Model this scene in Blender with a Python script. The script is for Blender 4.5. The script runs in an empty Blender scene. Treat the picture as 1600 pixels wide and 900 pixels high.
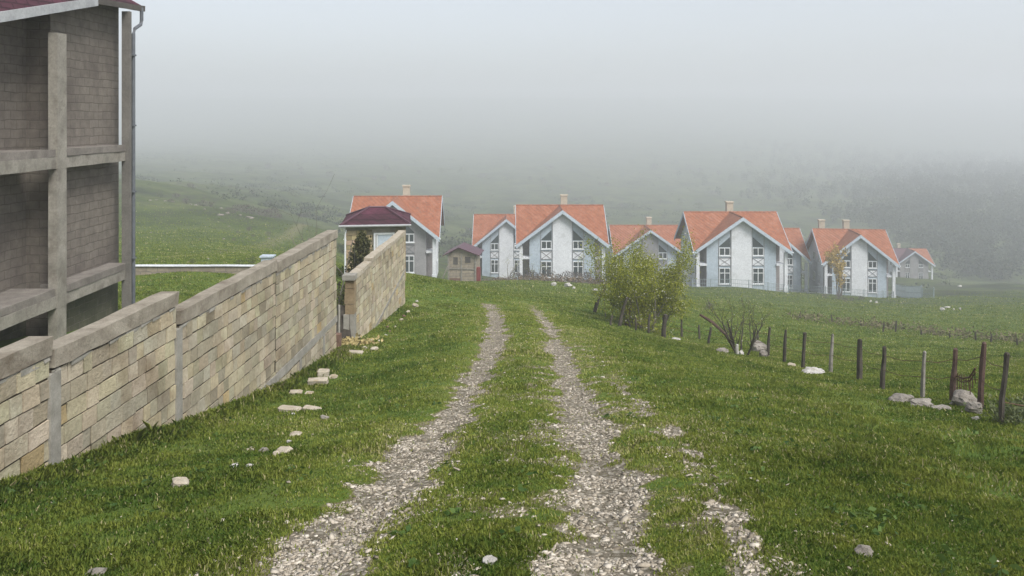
import bpy, math, random
import numpy as np
from mathutils import Vector, Matrix, Euler
random.seed(7)
rng = np.random.default_rng(11)
R = math.radians
scn = bpy.context.scene
col = scn.collection

# ------------------------------------------------------------------ camera, sky, sun, exposure
cam_d = bpy.data.cameras.new('camera'); cam = bpy.data.objects.new('camera', cam_d); col.objects.link(cam)
cam.location = (0, 0, 0); cam.rotation_euler = (R(90), 0, 0)
cam_d.sensor_width = 36; cam_d.lens = 36*1250/1600
cam_d.shift_y = -(450-185)/1600
cam_d.clip_start = 0.1; cam_d.clip_end = 5000
scn.camera = cam
SUN_EL, SUN_AZ = R(50), R(140)
world = bpy.data.worlds.new('World'); scn.world = world; world.use_nodes = True
wn = world.node_tree.nodes; wl = world.node_tree.links
sky = wn.new('ShaderNodeTexSky'); sky.sky_type = 'NISHITA'; sky.sun_disc = False
sky.sun_elevation = SUN_EL; sky.sun_rotation = SUN_AZ
sky.air_density = 1.0; sky.dust_density = 5.0; sky.ozone_density = 1.0; sky.altitude = 900
hs = wn.new('ShaderNodeHueSaturation'); hs.inputs['Saturation'].default_value = 0.42
bgn = wn['Background']; bgn.inputs['Strength'].default_value = 0.066
wl.new(sky.outputs[0], hs.inputs['Color']); wl.new(hs.outputs[0], bgn.inputs['Color'])
sd = bpy.data.lights.new('sun', 'SUN'); sun = bpy.data.objects.new('sun', sd); col.objects.link(sun)
sd.energy = 1.5; sd.angle = R(25); sd.color = (1, 0.97, 0.92)
dirv = Vector((math.sin(SUN_AZ)*math.cos(SUN_EL), math.cos(SUN_AZ)*math.cos(SUN_EL), math.sin(SUN_EL)))
sun.rotation_euler = dirv.to_track_quat('Z', 'Y').to_euler()
sun.location = (0, -5, 40)
vs = scn.view_settings
vs.view_transform = 'Standard'; vs.look = 'None'; vs.gamma = 1; vs.use_curve_mapping = False
vs.exposure = 1.65
scn.cycles.max_bounces = 8; scn.cycles.volume_bounces = 2
HAZE_DENSITY = 0.0018

# ------------------------------------------------------------------ ground height (metres below the eye, at the origin)
F, HY = 1250.0, 185.0
CP = []
def cpx(px, py, d, keep=False):
    if d > 140 and not keep: d = 140+(d-140)*1.95
    CP.append(((px-800)/F*d, d, (py-HY)/F*d))
def cpw(x, d, g): CP.append((x, d, g))
for d, g in ((-3, 1.0), (0, 1.5), (3, 2.03), (5, 2.47), (8, 3.13), (13, 4.18), (18, 5.0), (23, 5.78), (31, 7.25), (45, 9.95), (66, 13.45), (81, 16.5), (99, 20.3)):
    cpw(0.02*d, d, g)
for x in (-5, 5, -10, 12): cpw(x, -3, 1.0+0.03*abs(x)); cpw(x, 0, 1.55+0.03*abs(x))
for a in ((0,755,7.1),(100,725,8.04),(290,655,10.8),(440,600,14.75),(530,545,18.9),(560,530,20.9),(632,475,27.9),
          (213,490,22),(400,432,35),(213,432,35),(100,600,13),(-200,430,35),(300,411,38),(300,397,50),(300,372,75),(250,347,100),
          (230,308,130),(450,345,130),(350,325,132),(0,300,130),(-250,300,150),(300,288,200),(300,264,300),(300,246,400),
          (590,430,34),(700,440,66),(640,435,93),(500,397,80),(560,385,110),(500,355,150),
          (770,432,124),(1010,443,133),(878,441,99),(1160,451,100),(1210,456,120),(1344,463,116),
          (1300,472,90),(1500,500,60),(1500,470,95),(1600,482,75),(1850,470,110),(1400,540,35),(1500,520,48),(1200,498,45),
          (1562,660,9.66),(1343,592,17.1),(1038,527,28.7),(1200,562,21),(1600,800,5.3),(1600,720,7.4),(1700,600,14),(1900,560,25),
          (960,478,38),(1100,470,66),(1100,455,90),(960,450,70),(1280,515,42),
          (700,395,150),(700,330,230),(700,290,310),(700,262,400),(700,232,550),(700,190,800),(700,158,1000),
          (200,225,550),(200,190,800),(200,158,1000),(-100,190,800),(-300,158,1100),
          (1150,405,160),(1150,345,240),(1150,302,320),(1150,268,420),(1150,232,550),(1150,190,800),(1150,158,1000),
          (1600,190,800),(1600,158,1000),
          (1900,160,1000)):
    cpx(*a)
for a in ((1500,385,285),(1600,360,320),(1560,330,370),(1550,300,470),(1550,272,660),(1550,240,1050),(1900,380,290),(1900,320,390),(1900,280,600),(1427,440,190),(1500,436,225),(1620,442,235),(1600,446,170),(1770,444,240)): cpx(*a, keep=True)
CP = np.array(CP)
def warp(x, d): return np.stack([x/(d+8.0)*2.2, np.log(d+5.0)], -1)
P = warp(CP[:,0], CP[:,1]); V = CP[:,2]/(CP[:,1]+8)
def phi(r2): return 0.5*r2*np.log(r2+1e-9)
n = len(P)
K = phi(((P[:,None]-P[None])**2).sum(-1)) + np.eye(n)*0.002
Pm = np.hstack([np.ones((n,1)), P])
A = np.zeros((n+3, n+3)); A[:n,:n] = K; A[:n,n:] = Pm; A[n:,:n] = Pm.T
sol = np.linalg.solve(A, np.concatenate([V, np.zeros(3)]))
def hash2(ix, iy, s):
    h = (ix.astype(np.int64)*374761393 + iy.astype(np.int64)*668265263 + s*974634777) & 0x7fffffff
    h = (h ^ (h >> 13))*1274126177 & 0x7fffffff
    return ((h ^ (h >> 16)) & 0xffff)/65535.0
def vnoise(x, y, s=0):
    ix = np.floor(x); iy = np.floor(y); fx = x-ix; fy = y-iy
    fx = fx*fx*(3-2*fx); fy = fy*fy*(3-2*fy)
    return ((hash2(ix,iy,s)*(1-fx)+hash2(ix+1,iy,s)*fx)*(1-fy) + (hash2(ix,iy+1,s)*(1-fx)+hash2(ix+1,iy+1,s)*fx)*fy)
def fbm(x, y, s=0, o=3):
    r = 0; a = 1; t = 0
    for k in range(o):
        r = r + a*vnoise(x*2**k+17*k, y*2**k+9*k, s+k); t += a; a *= .5
    return r/t
def base_g(x, d):
    x = np.atleast_1d(np.asarray(x, float)); d = np.atleast_1d(np.asarray(d, float))
    out = np.empty(x.shape)
    for i in range(0, len(x), 40000):
        q = warp(x[i:i+40000], d[i:i+40000])
        m = phi(((q[:,None]-P[None])**2).sum(-1)) @ sol[:n] + sol[n] + q @ sol[n+1:]
        out[i:i+40000] = m*(d[i:i+40000]+8)
    return np.clip(out, -60, 85)
def poly_dist(x, y, pts):
    best = np.full(x.shape, 1e9)
    for (ax, ay), (bx, by) in zip(pts[:-1], pts[1:]):
        L2 = (bx-ax)**2+(by-ay)**2+1e-9
        t = np.clip(((x-ax)*(bx-ax)+(y-ay)*(by-ay))/L2, 0, 1)
        best = np.minimum(best, np.hypot(x-ax-t*(bx-ax), y-ay-t*(by-ay)))
    return best
def relief(x, d):
    amp = np.clip(1.0-d/120, 0.15, 1)
    r = (fbm(x*.9, d*.9, 3)-.5)*.06*amp + (fbm(x*4.5, d*4.5, 5)-.5)*.035*np.clip(1-d/35, 0, 1)
    r = r + (fbm(x*.035, d*.035, 8)-.5)*np.clip((d-60)/120, 0, 1)*4.5 + (fbm(x*.15, d*.15, 21)-.5)*np.clip((d-28)/60, 0, 1)*.9*np.clip((d-100)/80+.35, .35, 1)
    return r
DD = np.concatenate([np.linspace(2.6, 40, 500), np.exp(np.linspace(math.log(40.1), math.log(900), 600))])
def at0(px, py):
    u = (px-800)/F
    g = base_g(u*DD, DD); yy = HY+F*g/DD
    k = np.argmax(yy <= py)
    if yy[k] > py: k = len(DD)-1
    if k == 0: return u*DD[0], DD[0]
    t = (yy[k-1]-py)/(yy[k-1]-yy[k]+1e-9); d = DD[k-1]+t*(DD[k]-DD[k-1])
    return u*d, d
TR = []      # wheel tracks: polyline, half width
for pts, w in (([(500,862),(562,800),(655,700),(700,650),(735,600),(762,560),(775,520),(776,500),(770,485),(764,474)], .27),
               ([(962,862),(950,780),(928,700),(908,640),(893,600),(878,560),(865,520),(855,503),(838,484),(824,472)], .24),
               ([(1165,862),(1130,790),(1090,722),(1052,682),(1008,645),(960,598)], .13)):
    w3 = [at0(*p) for p in pts]
    a, b = w3[0], w3[1]
    w3 = [(a[0]+(a[0]-b[0])/(b[1]-a[1])*-(a[1]+3)*-1*0.6, -3.0)] + w3
    TR.append((w3, w))
TRAILS = [[at0(*p) for p in pts] for pts in ([(205,410),(260,404),(330,395),(400,384),(440,374)], [(400,386),(450,368),(480,352)])]
def track_mask(x, d):
    nz = (fbm(x*1.9, d*1.5, 31)-.5)*.42 + (fbm(x*7, d*6, 35)-.5)*.42
    m = np.zeros(x.shape)
    for i, (pl, w) in enumerate(TR):
        q = poly_dist(x, d, pl)
        ww = w*(1+np.clip((8-d)/8, 0, 1)*(1.35 if i == 0 else .8))
        v = 1-np.clip((q+nz*(1 if i < 2 else .8)-ww*.55)/(ww*.55), 0, 1)
        fade = np.clip((34-d)/8, 0, 1)
        if i == 2: v = v*np.clip(fbm(x*2.2, d*2.2, 77)*3.2-.75, 0, 1)*.85
        else: v = v*np.clip(1.25-np.clip((fbm(x*3.2+9, d*2.2, 81)-.55)*9, 0, 1)*.55, 0, 1)
        m = np.maximum(m, v*fade)
    # thin stony wear strewn between and right of the tracks
    q = poly_dist(x, d, TR[1][0])
    wear = np.clip(1-np.abs(q)/1.5, 0, 1)**.7*np.clip((fbm(x*3.6, d*3.6, 55)-.51)*7, 0, 1)*np.clip((24-d)/6, 0, 1)*.6
    q0 = poly_dist(x, d, TR[0][0])
    wear = np.maximum(wear, np.clip(1-np.abs(q0)/.8, 0, 1)*np.clip((fbm(x*3.1, d*3.1, 56)-.55)*7, 0, 1)*.7)
    return np.maximum(m, wear)
def rut(x, d):
    r = 0
    for pl, w in TR[:2]: r = r + np.exp(-(poly_dist(x, d, pl)/(w*1.3))**2)*.07*np.clip((34-d)/8, 0, 1)
    return r
def G(x, d):
    x = np.atleast_1d(np.asarray(x, float)); d = np.atleast_1d(np.asarray(d, float))
    return base_g(x, d)+relief(x, d)+rut(x, d)
def gz(x, d): return -float(G(x, d)[0])
def at(px, py):
    x, d = at0(px, py); return Vector((x, d, gz(x, d)))
def pd(px, d):
    x = (px-800)/F*d; return Vector((x, d, gz(x, d)))

# ------------------------------------------------------------------ materials
def new_mat(name):
    m = bpy.data.materials.new(name); m.use_nodes = True
    nt = m.node_tree; b = nt.nodes['Principled BSDF']
    b.inputs['Specular IOR Level'].default_value = 0.25
    return m, nt, b
def N(nt, t, **k):
    nd = nt.nodes.new(t)
    for a, v in k.items():
        if a in nd.inputs: nd.inputs[a].default_value = v
        else: setattr(nd, a, v)
    return nd
def ramp(nt, fac, stops):
    r = N(nt, 'ShaderNodeValToRGB'); e = r.color_ramp.elements
    while len(e) < len(stops): e.new(.5)
    for q, (p, c) in zip(e, stops): q.position = p; q.color = (*c, 1) if len(c) == 3 else c
    nt.links.new(fac, r.inputs[0]); return r.outputs[0]
def mixc(nt, f, a, b, bt='MIX'):
    m = N(nt, 'ShaderNodeMix', data_type='RGBA', blend_type=bt)
    for s, v in ((0, f), (6, a), (7, b)):
        if hasattr(v, 'links') or isinstance(v, bpy.types.NodeSocket): nt.links.new(v, m.inputs[s])
        else: m.inputs[s].default_value = v if s == 0 else (*v, 1)
    return m.outputs[2]
def noise(nt, scale, detail=5, rough=.6, vec=None, w=None):
    k = N(nt, 'ShaderNodeTexNoise', Scale=scale, Detail=detail, Roughness=rough)
    if vec is None:
        if 'rndvec' in nt: vec = nt.nodes[nt['rndvec']].outputs[0]
        else:
            tc = N(nt, 'ShaderNodeTexCoord'); oi = N(nt, 'ShaderNodeObjectInfo'); ma = N(nt, 'ShaderNodeVectorMath', operation='MULTIPLY_ADD')
            nt.links.new(oi.outputs['Random'], ma.inputs[0]); ma.inputs[1].default_value = (37, 23, 11); nt.links.new(tc.outputs['Object'], ma.inputs[2])
            vec = ma.outputs[0]; nt['rndvec'] = ma.name
    nt.links.new(vec, k.inputs['Vector']); return k.outputs['Fac']
def simple(name, c1, c2, scale=3, rough=.8, bump=0.3, bscale=None, dist=.01, stain=None, attr=False, spec=.25, metal=0):
    m, nt, b = new_mat(name)
    c = ramp(nt, noise(nt, scale), [(.3, c1), (.7, c2)])
    f = noise(nt, scale*9, 4)
    c = mixc(nt, 1.0, c, ramp(nt, f, [(.25, (.8,.8,.8)), (.75, (1.15,1.15,1.15))]), 'MULTIPLY')
    if stain:
        c = mixc(nt, ramp(nt, noise(nt, scale*.6, 8, .7), [(.52, (0,0,0)), (.7, (1,1,1))]), c, stain)
    if attr:
        a = N(nt, 'ShaderNodeAttribute', attribute_name='tint')
        c = mixc(nt, 1.0, c, a.outputs['Color'], 'MULTIPLY')
    nt.links.new(c, b.inputs['Base Color']); b.inputs['Roughness'].default_value = rough
    b.inputs['Specular IOR Level'].default_value = spec; b.inputs['Metallic'].default_value = metal
    if bump:
        bp = N(nt, 'ShaderNodeBump', Strength=bump, Distance=dist)
        nt.links.new(noise(nt, bscale or scale*12, 6, .65), bp.inputs['Height']); nt.links.new(bp.outputs[0], b.inputs['Normal'])
    return m
M = {}
M['limestone'] = simple('limestone_blocks', (.33,.285,.205), (.44,.39,.29), 2.2, .9, 1.0, 30, .02, stain=(.22,.175,.115), attr=True)
M['coping'] = simple('rough_concrete', (.19,.165,.13), (.33,.30,.245), 3.5, .9, .8, 30, .015, stain=(.14,.115,.085))
M['cement'] = simple('grey_cement', (.20,.19,.162), (.31,.295,.26), 6, .85, .5, 60, .006)
M['concrete'] = simple('frame_concrete', (.17,.158,.135), (.29,.272,.235), 2.2, .85, .6, 26, .01, stain=(.115,.098,.08))
M['ledge'] = simple('worn_ledge', (.125,.112,.10), (.22,.20,.178), 3, .9, .6, 30, .01)
M['darkconc'] = simple('dark_concrete', (.11,.105,.095), (.17,.16,.145), 2.5, .9, .4, 30, .008)
M['rooftile'] = simple('purple_metal', (.06,.022,.034), (.09,.036,.05), 4, .45, .15, 20, .004, spec=.5)
M['fascia'] = simple('grey_fascia', (.28,.29,.30), (.38,.39,.40), 2, .5, .1)
M['pipe'] = simple('grey_pipe', (.07,.078,.09), (.12,.13,.145), 5, .45, .1, spec=.5)
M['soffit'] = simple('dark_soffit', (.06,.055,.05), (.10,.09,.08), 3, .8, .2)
M['wood'] = simple('weathered_wood', (.035,.03,.024), (.09,.078,.064), 7, .9, .7, 50, .008)
M['redwood'] = simple('red_brown_wood', (.055,.034,.028), (.115,.074,.06), 9, .9, .8, 50, .008, stain=(.05,.04,.035))
M['greywood'] = simple('grey_wood', (.15,.14,.12), (.28,.26,.23), 9, .9, .7, 50, .008)
M['bark'] = simple('bark', (.06,.05,.04), (.14,.12,.10), 8, .95, .8, 60, .01)
M['bark2'] = simple('grey_bark', (.11,.10,.085), (.22,.20,.18), 8, .95, .8, 60, .01)
M['rust'] = simple('rusty_iron', (.07,.04,.03), (.15,.08,.055), 14, .85, .4)
M['blockloose'] = simple('loose_block_stone', (.28,.24,.18), (.44,.40,.33), 9, .9, .7, 50, .01, stain=(.28,.22,.14))
M['rock'] = simple('pale_rock', (.13,.115,.098), (.31,.285,.25), 5, .9, .9, 22, .03, stain=(.14,.125,.10))
M['whiterock'] = simple('white_rock', (.30,.285,.265), (.52,.505,.475), 9, .9, .8, 30, .02, stain=(.28,.26,.22))
M['white'] = simple('white_render', (.54,.56,.59), (.64,.66,.69), .7, .8, .2, 12, .005, stain=(.38,.39,.39))
M['blue'] = simple('pale_blue_render', (.33,.395,.455), (.40,.46,.52), .6, .8, .2, 12, .005, stain=(.26,.31,.355))
M['verge'] = simple('verge_board', (.36,.42,.48), (.44,.50,.56), 1, .6, .05)
M['greyrender'] = simple('grey_render', (.19,.19,.195), (.27,.265,.27), .8, .9, .3, 10, .01)
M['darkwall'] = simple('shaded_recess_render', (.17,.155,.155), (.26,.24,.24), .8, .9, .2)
M['frame'] = simple('white_frame', (.56,.58,.60), (.64,.66,.68), 3, .4, 0, spec=.5)
M['cream'] = simple('cream_chimney', (.36,.31,.24), (.46,.41,.33), 3, .9, .3)
M['brown'] = simple('brown_board', (.12,.07,.05), (.19,.12,.09), 3, .8, .2)
M['redpaint'] = simple('red_paint', (.15,.03,.03), (.20,.05,.045), 3, .6, .1)
M['straw'] = simple('dry_straw', (.26,.20,.08), (.42,.35,.17), 20, .9, 0)
M['meshblue'] = simple('blue_grey_mesh', (.19,.235,.25), (.26,.31,.325), 3, .5, 0)
m, nt, b = new_mat('window_glass'); b.inputs['Base Color'].default_value = (.035,.045,.05,1); b.inputs['Roughness'].default_value = .12; b.inputs['Specular IOR Level'].default_value = .6; M['glass'] = m
# orange sheet roof: ribs, rust and pale streaks
m, nt, b = new_mat('orange_sheet_roof')
tc = N(nt, 'ShaderNodeTexCoord'); mp = N(nt, 'ShaderNodeMapping'); mp.inputs['Scale'].default_value = (1.6, 1.6, .25)
oi = N(nt, 'ShaderNodeObjectInfo'); ma = N(nt, 'ShaderNodeVectorMath', operation='MULTIPLY_ADD'); nt.links.new(oi.outputs['Random'], ma.inputs[0]); ma.inputs[1].default_value = (37, 23, 11); nt.links.new(tc.outputs['Object'], ma.inputs[2])
nt.links.new(ma.outputs[0], mp.inputs[0])
c = ramp(nt, noise(nt, .9, 6, .65, mp.outputs[0]), [(.3, (.185,.055,.024)), (.5, (.265,.088,.038)), (.72, (.33,.145,.09))])
c = mixc(nt, ramp(nt, noise(nt, 3.0, 6, .7, mp.outputs[0]), [(.50, (0,0,0)), (.68, (.9,.9,.9))]), c, (.14,.08,.055))
wv = N(nt, 'ShaderNodeTexWave', Scale=1.1, Distortion=0.0); wv.bands_direction = 'DIAGONAL'
mp2 = N(nt, 'ShaderNodeMapping'); mp2.inputs['Scale'].default_value = (1, 1, 0); nt.links.new(tc.outputs['Object'], mp2.inputs[0]); nt.links.new(mp2.outputs[0], wv.inputs['Vector'])
bp = N(nt, 'ShaderNodeBump', Strength=.6, Distance=.05); nt.links.new(wv.outputs['Fac'], bp.inputs['Height']); nt.links.new(bp.outputs[0], b.inputs['Normal'])
nt.links.new(c, b.inputs['Base Color']); b.inputs['Roughness'].default_value = .6; M['redroof'] = m
# coursed painted masonry for the unfinished building
def brickmat(name, c1, c2, cm, sx, bw, bh, bump=.5, stain=(.10,.085,.075), ms=.012):
    m, nt, b = new_mat(name)
    tc = N(nt, 'ShaderNodeTexCoord'); sp = N(nt, 'ShaderNodeSeparateXYZ'); nt.links.new(tc.outputs['Object'], sp.inputs[0])
    ad = N(nt, 'ShaderNodeMath', operation='ADD'); nt.links.new(sp.outputs[0], ad.inputs[0]); nt.links.new(sp.outputs[1], ad.inputs[1])
    nz = N(nt, 'ShaderNodeTexNoise', Scale=3.0, Detail=3.0); nt.links.new(tc.outputs['Object'], nz.inputs['Vector'])
    nm = N(nt, 'ShaderNodeMath', operation='MULTIPLY_ADD'); nt.links.new(nz.outputs['Fac'], nm.inputs[0]); nm.inputs[1].default_value = .07; nt.links.new(sp.outputs[2], nm.inputs[2])
    cb = N(nt, 'ShaderNodeCombineXYZ'); nt.links.new(ad.outputs[0], cb.inputs[0]); nt.links.new(nm.outputs[0], cb.inputs[1])
    br = N(nt, 'ShaderNodeTexBrick'); nt.links.new(cb.outputs[0], br.inputs['Vector'])
    for k, v in (('Color1', (*c1,1)), ('Color2', (*c2,1)), ('Mortar', (*cm,1)), ('Scale', 1.0), ('Mortar Size', ms), ('Mortar Smooth', .3), ('Brick Width', bw), ('Row Height', bh)): br.inputs[k].default_value = v
    c = mixc(nt, 1.0, br.outputs['Color'], ramp(nt, noise(nt, 5, 6), [(.3, (.8,.8,.8)), (.7, (1.15,1.14,1.12))]), 'MULTIPLY')
    c = mixc(nt, ramp(nt, noise(nt, .7, 9, .75), [(.46, (0,0,0)), (.66, (.9,.9,.9))]), c, stain)
    c = mixc(nt, ramp(nt, noise(nt, 1.9, 9, .8), [(.60, (0,0,0)), (.70, (.5,.5,.5))]), c, tuple(min(1, v*1.5) for v in c1))
    nt.links.new(c, b.inputs['Base Color']); b.inputs['Roughness'].default_value = .9
    iv = N(nt, 'ShaderNodeMath', operation='SUBTRACT'); iv.inputs[0].default_value = 1; nt.links.new(br.outputs['Fac'], iv.inputs[1])
    a2 = N(nt, 'ShaderNodeMath', operation='MULTIPLY_ADD'); nt.links.new(noise(nt, 18, 6, .7), a2.inputs[0]); a2.inputs[1].default_value = .9; nt.links.new(iv.outputs[0], a2.inputs[2])
    bp = N(nt, 'ShaderNodeBump', Strength=bump, Distance=.02); nt.links.new(a2.outputs[0], bp.inputs['Height']); nt.links.new(bp.outputs[0], b.inputs['Normal'])
    return m
M['infill'] = brickmat('grey_masonry_infill', (.172,.153,.132), (.15,.132,.114), (.12,.105,.09), 1, .42, .2, .7)
M['infillgreen'] = brickmat('mossy_masonry_infill', (.12,.115,.08), (.10,.10,.07), (.15,.14,.115), 1, .42, .2, .6, stain=(.07,.075,.045))
M['shedblock'] = brickmat('old_shed_blocks', (.30,.26,.20), (.24,.21,.17), (.19,.17,.15), 1, .5, .25, .5, stain=(.17,.14,.11), ms=.02)
M['purpletile'] = brickmat('purple_roof_tiles', (.055,.020,.030), (.045,.017,.024), (.024,.009,.013), 1, .34, .16, .5, stain=(.10,.03,.05), ms=.022)
# foliage
def leafmat(name, c1, c2, c3=None, trans=.35, p2=.7):
    m, nt, b = new_mat(name)
    a = N(nt, 'ShaderNodeAttribute', attribute_name='tint')
    st = [(.0, c1), (p2, c2)] + ([(.97, c3)] if c3 else [])
    c = ramp(nt, a.outputs['Fac'], st)
    nt.links.new(c, b.inputs['Base Color']); b.inputs['Roughness'].default_value = .65
    tr = N(nt, 'ShaderNodeBsdfTranslucent'); nt.links.new(c, tr.inputs[0])
    mx = N(nt, 'ShaderNodeMixShader'); mx.inputs[0].default_value = trans
    nt.links.new(b.outputs[0], mx.inputs[1]); nt.links.new(tr.outputs[0], mx.inputs[2]); nt.links.new(mx.outputs[0], nt.nodes['Material Output'].inputs[0])
    return m
M['grass'] = leafmat('grass_blades', (.062,.118,.014), (.245,.277,.046), (.42,.38,.20))
M['lime'] = leafmat('lime_leaves', (.11,.145,.016), (.33,.34,.04), (.60,.60,.48), p2=.95)
M['conifer'] = leafmat('dark_needles', (.028,.036,.012), (.095,.095,.035), trans=.15)
M['shrubgrey'] = leafmat('grey_twig_shrub', (.075,.068,.062), (.145,.125,.115), trans=.2)
M['shrubgreen'] = leafmat('green_shrub', (.05,.068,.028), (.12,.14,.06), trans=.25)
M['yellowleaf'] = leafmat('yellow_leaves', (.24,.17,.04), (.46,.33,.09))
M['wood_far'] = leafmat('hill_wood', (.022,.032,.018), (.060,.074,.042), trans=.2)
M['stalk'] = leafmat('dry_stalks', (.07,.05,.035), (.20,.15,.10), trans=.2)
M['broad'] = leafmat('broadleaf', (.03,.07,.015), (.10,.16,.035))
M['weed'] = leafmat('dry_weeds', (.09,.085,.04), (.20,.175,.10))
M['gravel'] = None
m, nt, b = new_mat('limestone_chips')
a = N(nt, 'ShaderNodeAttribute', attribute_name='tint')
c = ramp(nt, a.outputs['Fac'], [(0, (.15,.125,.09)), (.5, (.355,.31,.245)), (1, (.58,.53,.45))])
c = mixc(nt, 1.0, c, ramp(nt, noise(nt, 45, 4), [(.3, (.8,.8,.8)), (.7, (1.1,1.1,1.1))]), 'MULTIPLY')
nt.links.new(c, b.inputs['Base Color']); b.inputs['Roughness'].default_value = .9; M['gravel'] = m
# ground: turf, worn track and trail from the mesh's own attributes, broken up by noise
m, nt, b = new_mat('turf_and_stone_ground')
at_ = N(nt, 'ShaderNodeAttribute', attribute_name='tint'); sp = N(nt, 'ShaderNodeSeparateColor'); nt.links.new(at_.outputs['Color'], sp.inputs[0])
g1 = ramp(nt, noise(nt, .35, 8, .65), [(.32, (.065,.115,.018)), (.5, (.10,.155,.026)), (.68, (.15,.18,.045))])
g1 = mixc(nt, ramp(nt, noise(nt, 3.2, 7, .7), [(.45, (0,0,0)), (.75, (.8,.8,.8))]), g1, (.055,.085,.016))
g1 = mixc(nt, ramp(nt, noise(nt, 16, 5, .7), [(.55, (0,0,0)), (.8, (.7,.7,.7))]), g1, (.17,.16,.08))
far = ramp(nt, noise(nt, .06, 10, .72), [(.38, (.028,.038,.018)), (.5, (.058,.080,.025)), (.62, (.095,.112,.044))])
far = mixc(nt, ramp(nt, noise(nt, .22, 9, .8), [(.50, (0,0,0)), (.60, (.9,.9,.9))]), far, (.045,.046,.034))
far = mixc(nt, ramp(nt, noise(nt, .9, 6, .8), [(.66, (0,0,0)), (.72, (.7,.7,.7))]), far, (.27,.26,.23))
g = mixc(nt, sp.outputs[1], g1, far)
vo = N(nt, 'ShaderNodeTexVoronoi', Scale=24.0); tcg = N(nt, 'ShaderNodeTexCoord'); nt.links.new(tcg.outputs['Object'], vo.inputs['Vector'])
st = ramp(nt, vo.outputs['Color'], [(.1, (.16,.135,.10)), (.5, (.27,.24,.19)), (.9, (.42,.385,.32))])
st = mixc(nt, ramp(nt, vo.outputs['Distance'], [(.35, (0,0,0)), (.7, (.85,.85,.85))]), st, (.115,.10,.068))
tk = N(nt, 'ShaderNodeMath', operation='MULTIPLY_ADD'); nt.links.new(noise(nt, 9, 5, .75), tk.inputs[0]); tk.inputs[1].default_value = 1.1; tk.inputs[2].default_value = -.55
tk2 = N(nt, 'ShaderNodeMath', operation='ADD'); nt.links.new(tk.outputs[0], tk2.inputs[0]); nt.links.new(sp.outputs[0], tk2.inputs[1])
moss = mixc(nt, ramp(nt, tk2.outputs[0], [(.12, (0,0,0)), (.42, (1,1,1))]), g, (.155,.14,.06))
g = mixc(nt, ramp(nt, tk2.outputs[0], [(.38, (0,0,0)), (.55, (1,1,1))]), moss, st)
g = mixc(nt, sp.outputs[2], g, (.22,.19,.12))
nt.links.new(g, b.inputs['Base Color']); b.inputs['Roughness'].default_value = .95; b.inputs['Specular IOR Level'].default_value = .1
bp = N(nt, 'ShaderNodeBump', Strength=.8, Distance=.05); nt.links.new(noise(nt, 14, 8, .75), bp.inputs['Height']); nt.links.new(bp.outputs[0], b.inputs['Normal'])
M['ground'] = m
m = bpy.data.materials.new('fog'); m.use_nodes = True; nt = m.node_tree
nt.nodes.remove(nt.nodes['Principled BSDF']); pv = nt.nodes.new('ShaderNodeVolumePrincipled')
pv.inputs['Color'].default_value = (.785,.812,.845,1); pv.inputs['Density'].default_value = HAZE_DENSITY; pv.inputs['Anisotropy'].default_value = 0.1
nt.links.new(pv.outputs[0], nt.nodes['Material Output'].inputs['Volume']); M['haze'] = m

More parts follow.
